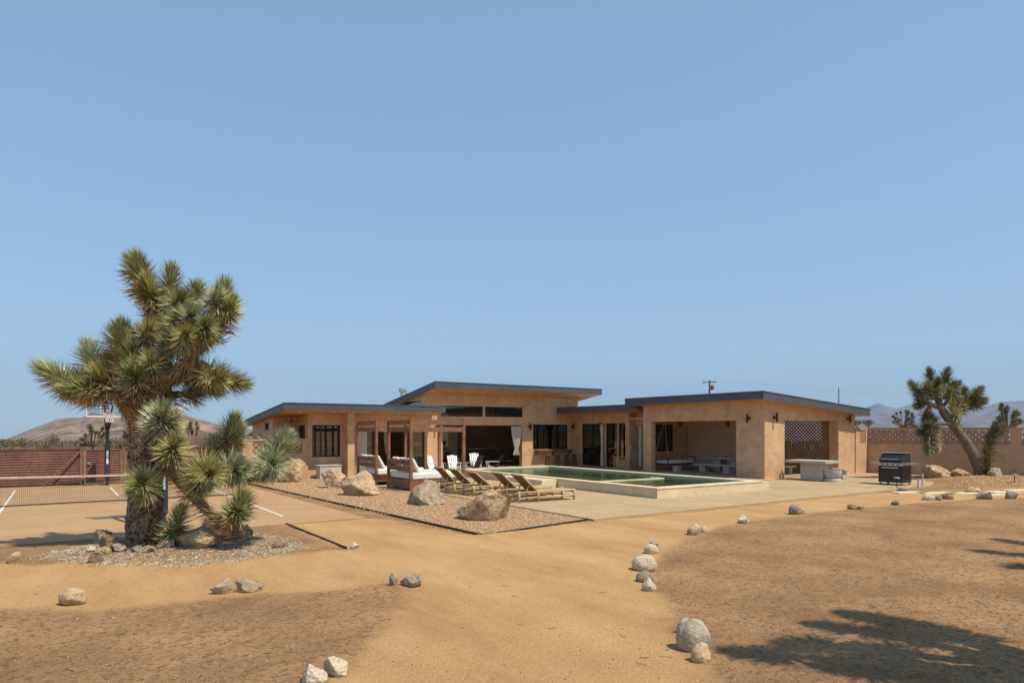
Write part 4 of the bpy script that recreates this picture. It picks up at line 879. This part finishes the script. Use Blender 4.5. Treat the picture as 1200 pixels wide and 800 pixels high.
for a in ((86, 710, 32, 19, 'st_tan', 'lone rounded tan stone on the left edge of the path'), (263, 696, 27, 17, 'st_speck', 'speckled stone, left one of the pair on the left path edge'),
          (292, 694, 31, 15, 'st_speck', 'flat speckled stone, right one of the pair on the left path edge'), (461, 686, 10, 15, 'st_grey', 'thin upright stone beside a larger one where the path forks'),
          (481, 688, 27, 14, 'st_grey', 'grey jagged stone beside the thin upright one where the path forks'), (369, 803, 30, 22, 'st_pale', 'pale green grey stone cut by the bottom of the frame'),
          (393, 794, 30, 23, 'st_pale', 'white speckled stone near the bottom edge, right of its partner'), (17, 660, 19, 13, 'st_tan', 'tan stone at the far left between court and path'),
          (766, 641, 11, 7, 'st_blue', 'little blue grey stone topping the row on the right path edge'), (763, 649, 17, 11, 'st_pale', 'rounded buff stone just above the big pale oval one'),
          (755, 669, 29, 18, 'st_pale', 'big smooth pale oval stone on the right path edge'), (756, 682, 21, 12, 'st_grey', 'rough dark stone just below the big pale oval one'),
          (761, 693, 17, 16, 'st_pale', 'whitish pointed stone below the rough dark one'), (803, 742, 20, 17, 'st_blue', 'dark grey stone peeking from behind the big smooth grey one'),
          (812, 764, 41, 35, 'st_blue', 'largest smooth grey stone at the lower right edge of the path'), (821, 777, 23, 21, 'st_tan', 'tan stone leaning in front of the largest smooth grey one'),
          (813, 627, 16, 13, 'st_tan', 'brownish stone with small round one at its right'), (824, 624, 9, 7, 'st_pale', 'small round pale stone touching the brownish one'),
          (871, 613, 15, 9, 'st_pale', 'single low pale stone between two gaps on the far path edge'), (932, 603, 15, 12, 'st_grey', 'dome shaped green grey stone on the far path edge'),
          (940, 602, 8, 5, 'st_tan', 'small tan chip beside the dome shaped stone'), (999, 597, 12, 6, 'st_brown', 'brown stone, left of a touching pair below the outdoor table'),
          (1008, 597, 9, 5, 'st_grey', 'grey stone, right of a touching pair below the outdoor table'), (1050, 592, 10, 6, 'st_grey', 'small grey stone below the black grill'),
          (1087, 586, 14, 7, 'st_pale', 'cream coloured low stone in the row near the pavers'), (1100, 586, 8, 6, 'st_grey', 'grey narrow stone beside the cream one'),
          (1109, 585, 14, 7, 'st_brown', 'rounded brown stone right of the narrow grey one'), (1136, 577, 12, 7, 'st_tan', 'tan stone standing behind the pavers'),
          (1145, 576, 8, 5, 'st_pale', 'small pale stone touching the tan one behind the pavers'), (1152, 585, 15, 9, 'st_blue', 'blue grey stone in front of the white pavers'),
          (1187, 585, 13, 9, 'st_speck', 'speckled stone near the right frame edge before the pavers'), (1057, 575, 13, 5, 'st_grey', 'dark flat stone at the foot of the path light by the grill'),
          (416, 643, 11, 7, 'st_pale', 'small white stone at the end of the steel edging')):
    rd = any(k in a[5] for k in ('smooth', 'oval', 'round', 'cream', 'dome'))
    rock('stone', *a[:5], a[5], 'stone', int(a[0]*3+a[1]), E_, sub=4 if a[2] > 14 else 3, cuts=2 if rd else 11, rough=.012 if rd else .05, cutr=(.7, .9) if rd else (.45, .78))
for a in ((1099, 562, 36, 15, 'st_tan', 'long reddish boulder left of the leaning Joshua tree', 41), (1125, 562, 24, 11, 'st_tan', 'lower boulder between the long one and the leaning trunk', 42), (1165, 563, 18, 13, 'st_speck', 'rounded speckled boulder right of the leaning trunk', 43), (1131, 553, 20, 8, 'st_grey', 'grey boulder behind the others by the leaning trunk', 44)):
    rock('boulder', *a[:5], a[5], 'boulder', a[6], 'boulders under the leaning tree', cuts=12, dz=.08)
# pavers
for k, (px, py, wx, lb) in enumerate(((1066, 577.3, 2.2, 'first pale paver, next to the grill deck corner'), (1098, 577.9, 2.4, 'second pale paver behind the cream stone'), (1129, 578.5, 2.0, 'third pale paver behind the blue grey stone'), (1164, 580.2, 1.8, 'pale paver nearest the blue grey stone on its right'), (1175, 577, 2.0, 'pale paver behind the speckled stone'), (1196, 574.8, 2.2, 'pale paver farthest back at the right frame edge'))):
    q = G(px, py); a = R_(-HEAD+6); mb = MB(); c, s = math.cos(a), math.sin(a); hw, hd = wx/2*.55, .28
    mb.prism([(q.x+u*c-v*s, q.y+u*s+v*c) for u, v in ((-hw, -hd), (hw, -hd), (hw, hd), (-hw, hd))], -.05, .035); tag(mb.build('paver', 'coping'), lb, 'paver', 'pale stepping pavers')
# ------------------------------------------------------------------ Joshua trees
def blades(mb, A_, B_, n, ll, wd, r0, a0, a1, rr, droop=.0, s0=0):
    """leaf blades round the axis A->B; a0 angle at the base, a1 at the tip (deg from axis)"""
    A_ = Vector(A_); B_ = Vector(B_); ax = (B_-A_); L = ax.length; ax.normalize(); x = ax.orthogonal().normalized(); y = ax.cross(x)
    V, F = mb.v, mb.f
    for k in range(n):
        s = s0+(1-s0)*(k+rr.random())/n; s = s**.8; th = k*2.39996+rr.uniform(-.3, .3)
        rad = x*math.cos(th)+y*math.sin(th); an = R_(a0+(a1-a0)*s+rr.gauss(0, 9)); d = ax*math.cos(an)+rad*math.sin(an)
        l = ll*rr.uniform(.72, 1.08)*(1-.25*s*s); p = A_+ax*L*s+rad*r0*(1-.5*s); side = d.cross(rad+Vector((0.01, .02, .03))).normalized()
        if side.length < .1: side = x
        side = (side+Vector((rr.uniform(-.4, .4),)*3)).normalized()*wd
        m_ = p+d*l*.5+Vector((0, 0, -droop*l*.12)); t_ = p+d*l+Vector((0, 0, -droop*l*.5))
        i = len(V); V += [tuple(p-side*.5), tuple(p+side*.5), tuple(m_+side*.42), tuple(m_-side*.42), tuple(t_)]; F += [(i, i+1, i+2, i+3), (i+3, i+2, i+4)]
def skirt(mb, pts, rad, n, ll, wd, rr):
    pts = [Vector(p) for p in pts]
    for k in range(n):
        u = rr.random()*(len(pts)-1.001); i = int(u); f = u-i; p = pts[i].lerp(pts[i+1], f); ax = (pts[i+1]-pts[i]).normalized(); r = rad[i]*(1-f)+rad[i+1]*f
        x = ax.orthogonal().normalized(); y = ax.cross(x); th = rr.uniform(0, 6.283); ra = x*math.cos(th)+y*math.sin(th)
        d = (-ax*.75+ra*rr.uniform(.25, .75)+Vector((0, 0, -.45))).normalized(); l = ll*rr.uniform(.5, 1.1); q = p+ra*r*.9; side = d.cross(ra)
        if side.length < .05: continue
        side = side.normalized()*wd; m_ = q+d*l*.5; t_ = q+d*l+Vector((0, 0, -.15*l))
        j = len(mb.v); mb.v += [tuple(q-side*.5), tuple(q+side*.5), tuple(m_+side*.4), tuple(m_-side*.4), tuple(t_)]; mb.f += [(j, j+1, j+2, j+3), (j+3, j+2, j+4)]
def jtree(name, label, base, D, limbs, clubs, ll, wd, n, seed, barkm='bark', leafm=('leaf',), deadm='dead', nring=8, segn=26, skirts=True, group=None, cat='Joshua tree', dd=None):
    """limbs: [(points (px,py,ddepth), radii)], clubs: (bx,by,bd, tx,ty,td, scale, mat index)"""
    rr = random.Random(seed); t = thing(name, label, cat, base, group)
    tm = MB(); sk = MB()
    for pts, rad in limbs:
        P = [CP(x, y, D+dz) for x, y, dz in pts]; Q = smooth_poly(P, nring); Rr = lerp_list([q*(.74 if D > 20 else .93) for q in rad], nring)
        tm.tube(Q, Rr, segn, nz=.17, nf=5 if D < 20 else 3, seed=seed)
    tm.build('trunk', barkm, t, smooth=True)
    for (bx, by, bd, tx, ty, td, sc, mi) in clubs:
        A_ = CP(bx, by, D+bd); B_ = CP(tx, ty, D+td); mb = MB()
        blades(mb, A_, B_, int(n*sc), ll*(.5+.5*min(sc, 1.05)), wd, .05, 104, 12, rr)
        mb.build('leaf_rosette', leafm[mi % len(leafm)], t)
        if skirts:
            ax = (A_-B_).normalized(); C_ = A_+ax*ll*.9+Vector((0, 0, -.04)); skirt(sk, [B_.lerp(A_, .75), A_, C_], [.05, .07, .09], int(n*.42*sc), ll*.85, wd*1.0, rr)
    if skirts and sk.v: sk.build('dead_leaves', deadm, t)
    return t, rr
Z = lambda x, y: (x/2+30, y/2+270)       # from the 2x crop used for measuring
def zp(x, y, d=0): a, b = Z(x, y); return (a, b, d)
limbs = [
 ([zp(272, 775), zp(277, 720), zp(282, 640), zp(284, 560), zp(286, 490, .02), zp(296, 420, .05), zp(310, 350, .05), zp(312, 290, 0), zp(305, 225, -.05), zp(300, 175, -.05)], [.42, .345, .33, .325, .34, .31, .27, .22, .17, .12]),
 ([zp(285, 500, 0), zp(262, 450, -.1), zp(245, 420, -.15), zp(222, 388, -.2), zp(190, 375, -.25), zp(150, 375, -.3), zp(110, 372, -.3), zp(80, 355, -.3)], [.2, .17, .15, .12, .10, .09, .075, .05]),
 ([zp(180, 378, -.25), zp(165, 340, -.1), zp(150, 315, 0)], [.09, .08, .05]),
 ([zp(285, 440, 0), zp(270, 400, -.25), zp(255, 370, -.3), zp(245, 330, -.3)], [.15, .13, .11, .07]),
 ([zp(310, 330, 0), zp(350, 330, -.2), zp(390, 300, -.25), zp(400, 250, -.3)], [.15, .12, .11, .08]),
 ([zp(320, 350, 0), zp(370, 345, .1), zp(410, 315, .1), zp(440, 335, .1)], [.12, .10, .09, .06]),
 ([zp(395, 290, -.1), zp(430, 260, 0), zp(452, 215, .1), zp(462, 180, .1)], [.09, .08, .075, .05]),
 ([zp(305, 240, 0), zp(335, 200, .15), zp(345, 150, .2)], [.12, .10, .06]),
 ([zp(302, 190, -.05), zp(285, 160, -.05), zp(272, 120, -.1), zp(265, 90, -.1)], [.11, .10, .09, .05]),
 ([zp(340, 200, .1), zp(380, 170, .2), zp(400, 150, .25)], [.08, .07, .04]),
 ([zp(320, 400, .1), zp(350, 385, .2), zp(380, 385, .2)], [.10, .08, .05]),
 ([zp(300, 520, -.1), zp(315, 490, -.35), zp(322, 462, -.5)], [.13, .11, .07]),
 ([zp(310, 560, -.1), zp(335, 535, -.35), zp(345, 518, -.45)], [.10, .09, .05]),
 ([zp(290, 600, -.2), zp(283, 600, -.5), zp(278, 595, -.6)], [.10, .09, .05]),
 ([zp(325, 540, 0), zp(350, 565, -.1), zp(385, 610, -.1), zp(410, 640, -.15), zp(440, 668, -.2), zp(465, 686, -.2), zp(485, 672, -.2), zp(495, 655, -.2)], [.17, .15, .12, .10, .085, .075, .065, .045]),
 ([zp(330, 540, 0), zp(365, 560, -.2), zp(400, 562, -.3), zp(425, 565, -.4)], [.14, .12, .1, .06]),
 ([zp(400, 565, -.25), zp(440, 560, .1), zp(470, 555, .3)], [.09, .07, .05]),
 ([zp(400, 560, -.2), zp(430, 540, .2), zp(450, 520, .4), zp(462, 500, .5)], [.08, .075, .065, .05]),
 ([zp(470, 560, .2), zp(510, 585, .3), zp(545, 570, .4), zp(570, 545, .4)], [.06, .055, .05, .045]),
 ([zp(555, 560, .4), zp(575, 525, .5), zp(590, 505, .6)], [.05, .05, .04]),
 ([zp(322, 745, -.1), zp(340, 715, -.2), zp(352, 690, -.25)], [.07, .06, .04]),
 ([zp(258, 770, 0), zp(240, 758, -.1), zp(226, 752, -.2)], [.2, .14, .05]),
 ([zp(300, 770, -.1), zp(318, 757, -.2), zp(330, 752, -.2)], [.2, .13, .05])]
C_ = lambda bx, by, bd, tx, ty, td, sc, mi=0: (*Z(bx, by), bd, *Z(tx, ty), td, sc, mi)
clubs = [
 C_(280, 150, -.1, 264, 75, -.15, 1.15), C_(300, 175, -.1, 285, 120, -.35, .8, 1), C_(335, 165, .1, 342, 100, .15, .9), C_(262, 110, 0, 250, 65, .2, .5),
 C_(395, 170, .2, 402, 138, .3, .7), C_(458, 215, .1, 466, 135, .1, 1.15), C_(470, 200, 0, 482, 170, -.2, .6, 1), C_(370, 235, 0, 388, 195, -.6, 1.3, 2), C_(400, 250, -.1, 425, 222, -.5, 1.0),
 C_(355, 180, 0, 362, 160, -.3, .8), C_(420, 245, .1, 440, 235, .2, .6), C_(330, 215, .3, 345, 170, .5, .7),
 C_(445, 190, -.1, 450, 150, -.3, .7, 2), C_(350, 235, .1, 355, 205, -.5, .9), C_(225, 300, -.2, 212, 240, 0, 1.0), C_(365, 265, -.2, 375, 240, -.7, .8, 1), C_(300, 330, -.2, 292, 300, -.6, .6), C_(400, 345, .2, 440, 372, .3, .8), C_(150, 372, -.3, 95, 342, 0, .9, 2), C_(430, 345, .1, 505, 358, .1, 1.1), C_(415, 335, 0, 460, 345, -.3, .8, 1), C_(375, 385, .2, 410, 372, .2, .8, 2), C_(345, 290, -.2, 330, 262, -.45, .5),
 C_(262, 400, -.3, 240, 255, -.35, 1.7), C_(262, 330, -.1, 232, 230, -.2, 1.2), C_(275, 260, -.1, 290, 225, -.4, .6, 1), C_(262, 370, -.3, 255, 320, -.6, .8),
 C_(172, 345, -.1, 148, 278, 0, 1.2, 2), C_(190, 370, -.2, 175, 335, -.4, .9, 1), C_(120, 372, -.3, 45, 325, -.3, 1.35), C_(165, 375, -.3, 110, 370, -.5, 1.1), C_(200, 345, -.2, 190, 310, .1, .8),
 C_(318, 470, -.4, 320, 425, -.75, 1.2, 2), C_(328, 470, -.3, 345, 445, -.6, .7, 1), C_(340, 525, -.4, 348, 503, -.7, .95, 1), C_(283, 602, -.5, 272, 588, -.85, 1.0),
 C_(415, 565, -.3, 432, 570, -.75, 1.35, 1), C_(400, 575, -.3, 408, 600, -.6, .8), C_(468, 560, .2, 500, 560, .0, 1.15, 2), C_(462, 520, .4, 487, 450, .5, 1.3), C_(478, 500, .5, 500, 468, .6, .7, 2),
 C_(440, 530, .3, 443, 500, .4, .6, 2), C_(565, 550, .4, 580, 545, -.1, 1.15, 2), C_(585, 520, .5, 606, 490, .6, 1.25, 2), C_(560, 555, .4, 548, 570, .3, .4),
 C_(488, 672, -.2, 508, 632, -.2, 1.05), C_(345, 710, -.2, 362, 660, -.2, .72), C_(335, 725, -.2, 343, 700, -.4, .3), C_(488, 672, -.2, 500, 650, -.4, .4)]
bt = G(168, 645)
tree, rr = jtree('joshua_tree', 'big shaggy Joshua tree with thick trunk on grey gravel at the left', bt, 12.95, limbs, clubs, .45, .020, 440, 5, leafm=('leaf', 'leafy', 'leafb'), nring=10, segn=40)
# extra brown shag on the limbs
sk = MB(); D0 = 12.95
for pts, rad, n in ((limbs[1], None, 520), (limbs[4], None, 300), (limbs[5], None, 320), (limbs[0], 1, 700), (limbs[14], None, 420), (limbs[15], None, 260), (limbs[3], None, 260), (limbs[18], None, 140), (limbs[6], None, 160), (limbs[8], None, 120)):
    P = [CP(x, y, D0+dz) for x, y, dz in pts[0]]; Rr = list(pts[1])
    if rad: P = P[5:]; Rr = Rr[5:]
    skirt(sk, P, Rr, int(n*1.7), .27, .014, rr)
P = [CP(*Z(455, 540)[:2], D0+.3), CP(*Z(456, 500)[:2], D0+.3)]; skirt(sk, P[::-1], [.05, .02], 90, .16, .016, rr)
sk.build('dead_leaves', 'dead', tree)
# leaning tree on the right
D2 = 31.3
l2 = [([(1151, 562, 0), (1146, 545, 0), (1138, 528, 0), (1125, 508, 0), (1113, 494, 0), (1104, 480, 0), (1099, 467, 0), (1096, 455, 0)], [.34, .31, .29, .27, .25, .22, .19, .14]),
 ([(1103, 478, 0), (1092, 474, -.2), (1080, 468, -.3), (1072, 458, -.3)], [.16, .14, .12, .08]), ([(1098, 462, 0), (1092, 450, 0), (1090, 442, 0)], [.14, .12, .08]), ([(1098, 460, 0), (1105, 448, .2), (1108, 440, .2)], [.13, .11, .08]),
 ([(1103, 478, 0), (1112, 468, .2), (1120, 460, .2)], [.13, .1, .07]), ([(1112, 492, 0), (1122, 482, .3), (1133, 474, .4), (1144, 470, .5)], [.15, .13, .11, .07]), ([(1133, 475, .4), (1140, 465, .5)], [.09, .06]),
 ([(1116, 497, 0), (1100, 496, -.3), (1090, 500, -.5), (1086, 512, -.6)], [.14, .12, .1, .07]), ([(1090, 474, 0), (1084, 485, .2), (1094, 492, .3)], [.09, .07, .05]),
 ([(1154, 562, 0), (1156, 545, -.1), (1158, 525, -.1), (1162, 508, -.1), (1168, 502, -.1)], [.14, .11, .09, .07, .05])]
c2 = [(1092, 452, 0, 1089, 436, 0, 1, 0), (1106, 450, .2, 1110, 436, .2, 1, 0), (1082, 465, -.3, 1069, 451, -.3, 1.1, 0), (1088, 462, -.1, 1086, 452, -.4, .8, 1), (1098, 460, -.1, 1099, 448, -.5, 1, 0), (1110, 460, .1, 1120, 451, .1, 1.1, 0), (1116, 465, .2, 1112, 458, -.3, .9, 1), (1080, 472, -.2, 1076, 474, -.3, .6, 0),
 (1128, 474, .4, 1130, 458, .4, 1, 0), (1138, 468, .5, 1147, 458, .5, 1, 0), (1140, 474, .4, 1150, 470, .3, 1, 0), (1125, 478, .3, 1122, 466, .1, .8, 1), (1120, 492, 0, 1116, 476, -.2, .9, 1), (1094, 500, -.4, 1084, 500, -.8, .8, 0), (1090, 505, -.5, 1079, 506, -.5, .8, 0), (1088, 508, -.6, 1088, 527, -.6, 1.1, 0), (1094, 510, -.5, 1098, 524, -.5, .7, 1), (1086, 484, .2, 1084, 492, .1, .5, 0), (1093, 489, .3, 1094, 494, .3, .5, 0),
 (1156, 548, -.1, 1158, 528, -.1, .9, 1), (1158, 532, -.1, 1161, 514, -.1, .9, 0), (1161, 515, -.1, 1164, 503, -.1, .7, 0), (1165, 506, -.1, 1173, 500, -.1, .7, 0), (1155, 556, -.1, 1157, 545, -.1, .5, 1)]
def far_j(name, label, px, py, D, L, C, ll=.34, wd=.035, n=130, seed=1, skirts=True, leafm=('leaffar', 'leafy'), barkm='bark2'):
    return jtree(name, label, (CP(px, py, D).x, CP(px, py, D).y, 0), D, L, C, ll, wd, n, seed, barkm, leafm, 'deadfar', 5, 12, skirts)[0]
far_j('joshua_tree', 'Joshua tree with bare leaning trunk before the breeze block wall', 1150, 560, D2, l2, c2, .52, .034, 300, 9)
def mini(label, px, top, basepy, D, spread, seed, k=9, dead=False, tilt=0, sc=1.0):
    r = random.Random(seed); L = []; C = []; h = basepy-top; x0 = px; s = D/FPX
    f0 = (x0+tilt*.5, basepy-h*.15, 0); L.append(([(x0, basepy+16, 0), (x0+tilt*.2, basepy+4, 0), f0], [h*s*.07, h*s*.06, h*s*.05]))
    heads = []
    for i in range(k*2):
        a = R_(r.uniform(-82, 82)); rad = r.uniform(.55, 1.0); dz = r.uniform(-1, 1)*spread*s*.7
        tx = x0+tilt+math.sin(a)*spread*rad; ty = basepy-h*.12-math.cos(a)*(h*.88)*rad
        mx, my = f0[0]+(tx-f0[0])*.5+math.sin(a)*spread*.12, f0[1]+(ty-f0[1])*.42
        L.append(([f0, (mx, my, dz*.5), (tx, ty, dz)], [h*s*.035, h*s*.028, h*s*.018]))
        ux, uy = math.sin(a), -math.cos(a); C.append((tx-ux*h*.05, ty-uy*h*.05, dz, tx+ux*h*.02, ty+uy*h*.02, dz, sc*r.uniform(.7, 1.1), 0 if not dead else r.randrange(2)))
    return far_j('joshua_tree', label, px, basepy, D, L, C, h*s*.14, h*s*.018, 70, seed, True, ('leaffar', 'deadfar') if dead else ('leaffar', 'leafy'))
mini('small brown headed Joshua tree poking over the wall left of the leaning one', 1059, 481, 505, 62, 17, 3, 11, True)
mini('green Joshua tree rising over the wall at the far right', 1180, 468, 510, 55, 17, 4, 9, False)
mini('dense green Joshua tree behind the gate left of the basketball pole', 105, 496, 528, 60, 20, 6, 9, False, 8, 1.2)
mini('open branched pale Joshua tree right of the basketball pole', 152, 500, 530, 75, 17, 7, 9, True)
mini('small Joshua tree seen between the big tree and the right yucca heads', 228, 492, 528, 52, 12, 8, 6, False)
# trees outside the frame at the right, standing between the camera and the sun: their shade reaches the picture
def near_tree(label, x, y, H, seed, arms, reach, side, tips=None):
    r = random.Random(seed); t = thing('joshua_tree', label, 'Joshua tree', (x, y, 0)); tm = MB(); z0 = H*.45
    tm.tube(smooth_poly([(x, y, -.1), (x+.05, y, z0*.5), (x, y+.05, z0), (x, y, H*.7)], 6), lerp_list([.3, .26, .22, .12], 6), 20, nz=.15, nf=5)
    for i in range(arms):
        a = side+(i/(arms-1)-.5)*4.6 if arms > 1 else side; q = reach*r.uniform(.6, 1.05); zz = H*r.uniform(.62, .98)
        p0 = Vector((x, y, z0*r.uniform(.8, 1.4))); p2 = Vector((x+q*math.cos(a), y+q*math.sin(a), zz)); p1 = (p0+p2)/2+Vector((0, 0, -.25)); 
        tm.tube(smooth_poly([p0, p1, p2], 5), lerp_list([.14, .11, .07], 5), 12, nz=.12, nf=5)
        for s_ in (0, 1):
            b = p1.lerp(p2, .35+.5*s_); dr = (p2-p1).normalized()+Vector((r.uniform(-.6, .6), r.uniform(-.6, .6), r.uniform(.1, .6)))
            mb = MB(); blades(mb, b, b+dr.normalized()*.5, 420, .46, .03, .05, 110, 12, r); mb.build('leaf_rosette', 'leaf', t)
    tm.build('trunk', 'bark', t, smooth=True); return t
near_tree('Joshua tree just outside the frame at the lower right, its shade lying on the soil', 8.75, .55, 6.7, 3, 8, 1.35, 2.6)
near_tree('Joshua tree outside the right edge farther off, its branch shade reaching the soil', 15.9, 1.5, 5.2, 8, 7, 2.3, 2.6)
# ------------------------------------------------------------------ shrubs and desert growth
def shrub(px, py, w_, h_, D, label, seed, m='shrub', group='desert bushes beyond the walls', dens=260, base=0):
    r = random.Random(seed); q = CP(px, py, D); t = thing('desert_bush', label, 'bush', (q.x, q.y, 0), group); st = MB(); lf = MB(); s = D/FPX; W_ = w_*s; H_2 = h_*s; zb = max(q.z, 0)
    lobes = [(r.uniform(-.4, .4)*W_, r.uniform(-.3, .3)*W_, H_2*r.uniform(.45, .8), r.uniform(.16, .3)*W_) for _ in range(9)]
    for lx, ly, lz, lr in lobes: st.bar((q.x, q.y, zb-.1), (q.x+lx, q.y+ly, zb+lz), .03*s*10)
    for k in range(dens*2):
        lx, ly, lz, lr = lobes[r.randrange(9)]; v = Vector((r.gauss(0, 1), r.gauss(0, 1), r.gauss(0, 1))).normalized()*lr*r.random()**.4
        c = Vector((q.x+lx, q.y+ly, zb+max(.03, lz+v.z*.9)))+Vector((v.x, v.y, 0)); z = Vector((r.uniform(-1, 1), r.uniform(-1, 1), r.uniform(.1, 1))).normalized(); a = z.orthogonal().normalized(); sz = s*r.uniform(.8, 1.8)
        i = len(lf.v); lf.v += [tuple(c-a*sz*.35), tuple(c+a*sz*.35), tuple(c+z*sz*1.4)]; lf.f.append((i, i+1, i+2))
    st.build('stem', 'twig', t); lf.build('foliage', m, t)
for k, a in enumerate(((5, 524, 22, 9, 62, 'low bush at the far left edge above the fence'), (27, 524, 20, 8, 70, 'low bush second from the left above the fence'), (52, 524, 28, 12, 66, 'wider green bush above the fence left of the gate'), (88, 524, 22, 8, 80, 'small bush just left of the gate above the fence'), (135, 524, 26, 10, 70, 'olive bush right of the basketball pole above the fence'),
        (246, 522, 30, 16, 60, 'bush beyond the wall behind the upright yucca head'), (300, 518, 18, 14, 58, 'dark green bush under the left eave corner'), (280, 520, 22, 12, 75, 'pale bush left of the one under the eave corner'), (1004, 500, 10, 8, 45, 'wispy bush tip at the right pavilion roof end'), (1018, 500, 16, 7, 60, 'wispy dry bush over the sunlit wall piece'))):
    shrub(*a, seed=k+50)
sc = MB(); r = random.Random(77)
for k in range(7500):                                # open desert scrub, low clumps out to the hills
    d = 75+r.random()**2*900; t_ = r.uniform(-1.0, 1.0); x, y = (FW[0]+RT[0]*t_)*d, (FW[1]+RT[1]*t_)*d
    if y < 50 and x < 40: continue
    if y < 46: 
        if x < 46: continue
    s = r.uniform(.4, 1.3)*(1+d*.0006); 
    for j in range(7): c = Vector((x+r.gauss(0, .5)*s, y+r.gauss(0, .5)*s, 0)); gg = gz(c.x, c.y); i = len(sc.v); a = r.uniform(0, 3.14); sc.v += [(c.x-math.cos(a)*.4*s, c.y-math.sin(a)*.4*s, gg), (c.x+math.cos(a)*.4*s, c.y+math.sin(a)*.4*s, gg), (c.x+r.uniform(-.2, .2)*s, c.y, gg+r.uniform(.35, .8)*s)]; sc.f.append((i, i+1, i+2))
tag(sc.build('desert_scrub', 'scrub'), 'grey brown desert scrub covering the flats beyond the walls', 'scrub', kind='stuff')
shr = thing('dry_weed', 'dry pale weed beside the boulder under the left wing wall', 'weed', G(345, 560)); mb = MB(); q = G(345, 560); r = random.Random(5)
for k in range(34): a = r.uniform(0, 6.28); mb.bar((q.x, q.y, 0), (q.x+r.uniform(.1, .35)*math.cos(a), q.y+r.uniform(.1, .35)*math.sin(a), r.uniform(.4, 1.05)), .014)
mb.build('stalk', 'cloth', shr)
# ------------------------------------------------------------------ utility pole and wires
D3 = 120; q = CP(831, 504, D3); t = thing('utility_pole', 'wooden utility pole with crossarm rising behind the pavilion roof', 'utility pole', (q.x, q.y, 0))
tp = CP(831.5, 445.5, D3); MB().tube([(q.x, q.y, -.2), (tp.x, tp.y, tp.z)], [.2, .14], 10).build('pole', 'log', t)
a = CP(823.5, 448, D3); b = CP(839.5, 447.5, D3); MB().bar(a, b, .16).build('crossarm', 'log', t); ins = MB()
for f in (0.03, .2, .8, .97): c = a.lerp(b, f); ins.tube([c, c+Vector((0, 0, .42))], [.09, .05], 8)
ins.build('insulator', 'greybox', t); c = CP(834.7, 454, D3); MB().tube([c-Vector((0, 0, .42)), c+Vector((0, 0, .42))], .3, 12).build('transformer', 'rustframe', t)
for f, lb in ((.03, 'faint overhead wire running right from the pole, lowest of the three'), (.2, 'faint overhead wire running right from the pole, middle one'), (.97, 'faint overhead wire running right from the pole, top one')):
    c = a.lerp(b, f)+Vector((0, 0, .42)); e = CP(1330, 462-6*f, 135); mb = MB(); P = [c.lerp(e, k/20)-Vector((0, 0, 1.6*math.sin(math.pi*k/20))) for k in range(21)]; mb.tube(P, .014, 4); tag(mb.build('power_wire', 'greybox'), lb, 'wire', 'wires from the utility pole')
# ------------------------------------------------------------------ air
hz = MB().box(-20000, 20000, -20000, 20000, -620, 1500).build('haze', 'black'); hz['kind'] = 'stuff'; tag(hz, 'thin pale haze over the far mountains', 'haze')
hm = bpy.data.materials.new('haze'); hm.use_nodes = True; n = hm.node_tree; n.nodes.remove(n.nodes['Principled BSDF']); v = n.nodes.new('ShaderNodeVolumePrincipled')
v.inputs['Color'].default_value = (.55, .74, 1, 1); v.inputs['Density'].default_value = 6e-5; v.inputs['Anisotropy'].default_value = 0
n.links.new(v.outputs[0], n.nodes['Material Output'].inputs['Volume']); hz.data.materials.clear(); hz.data.materials.append(hm)
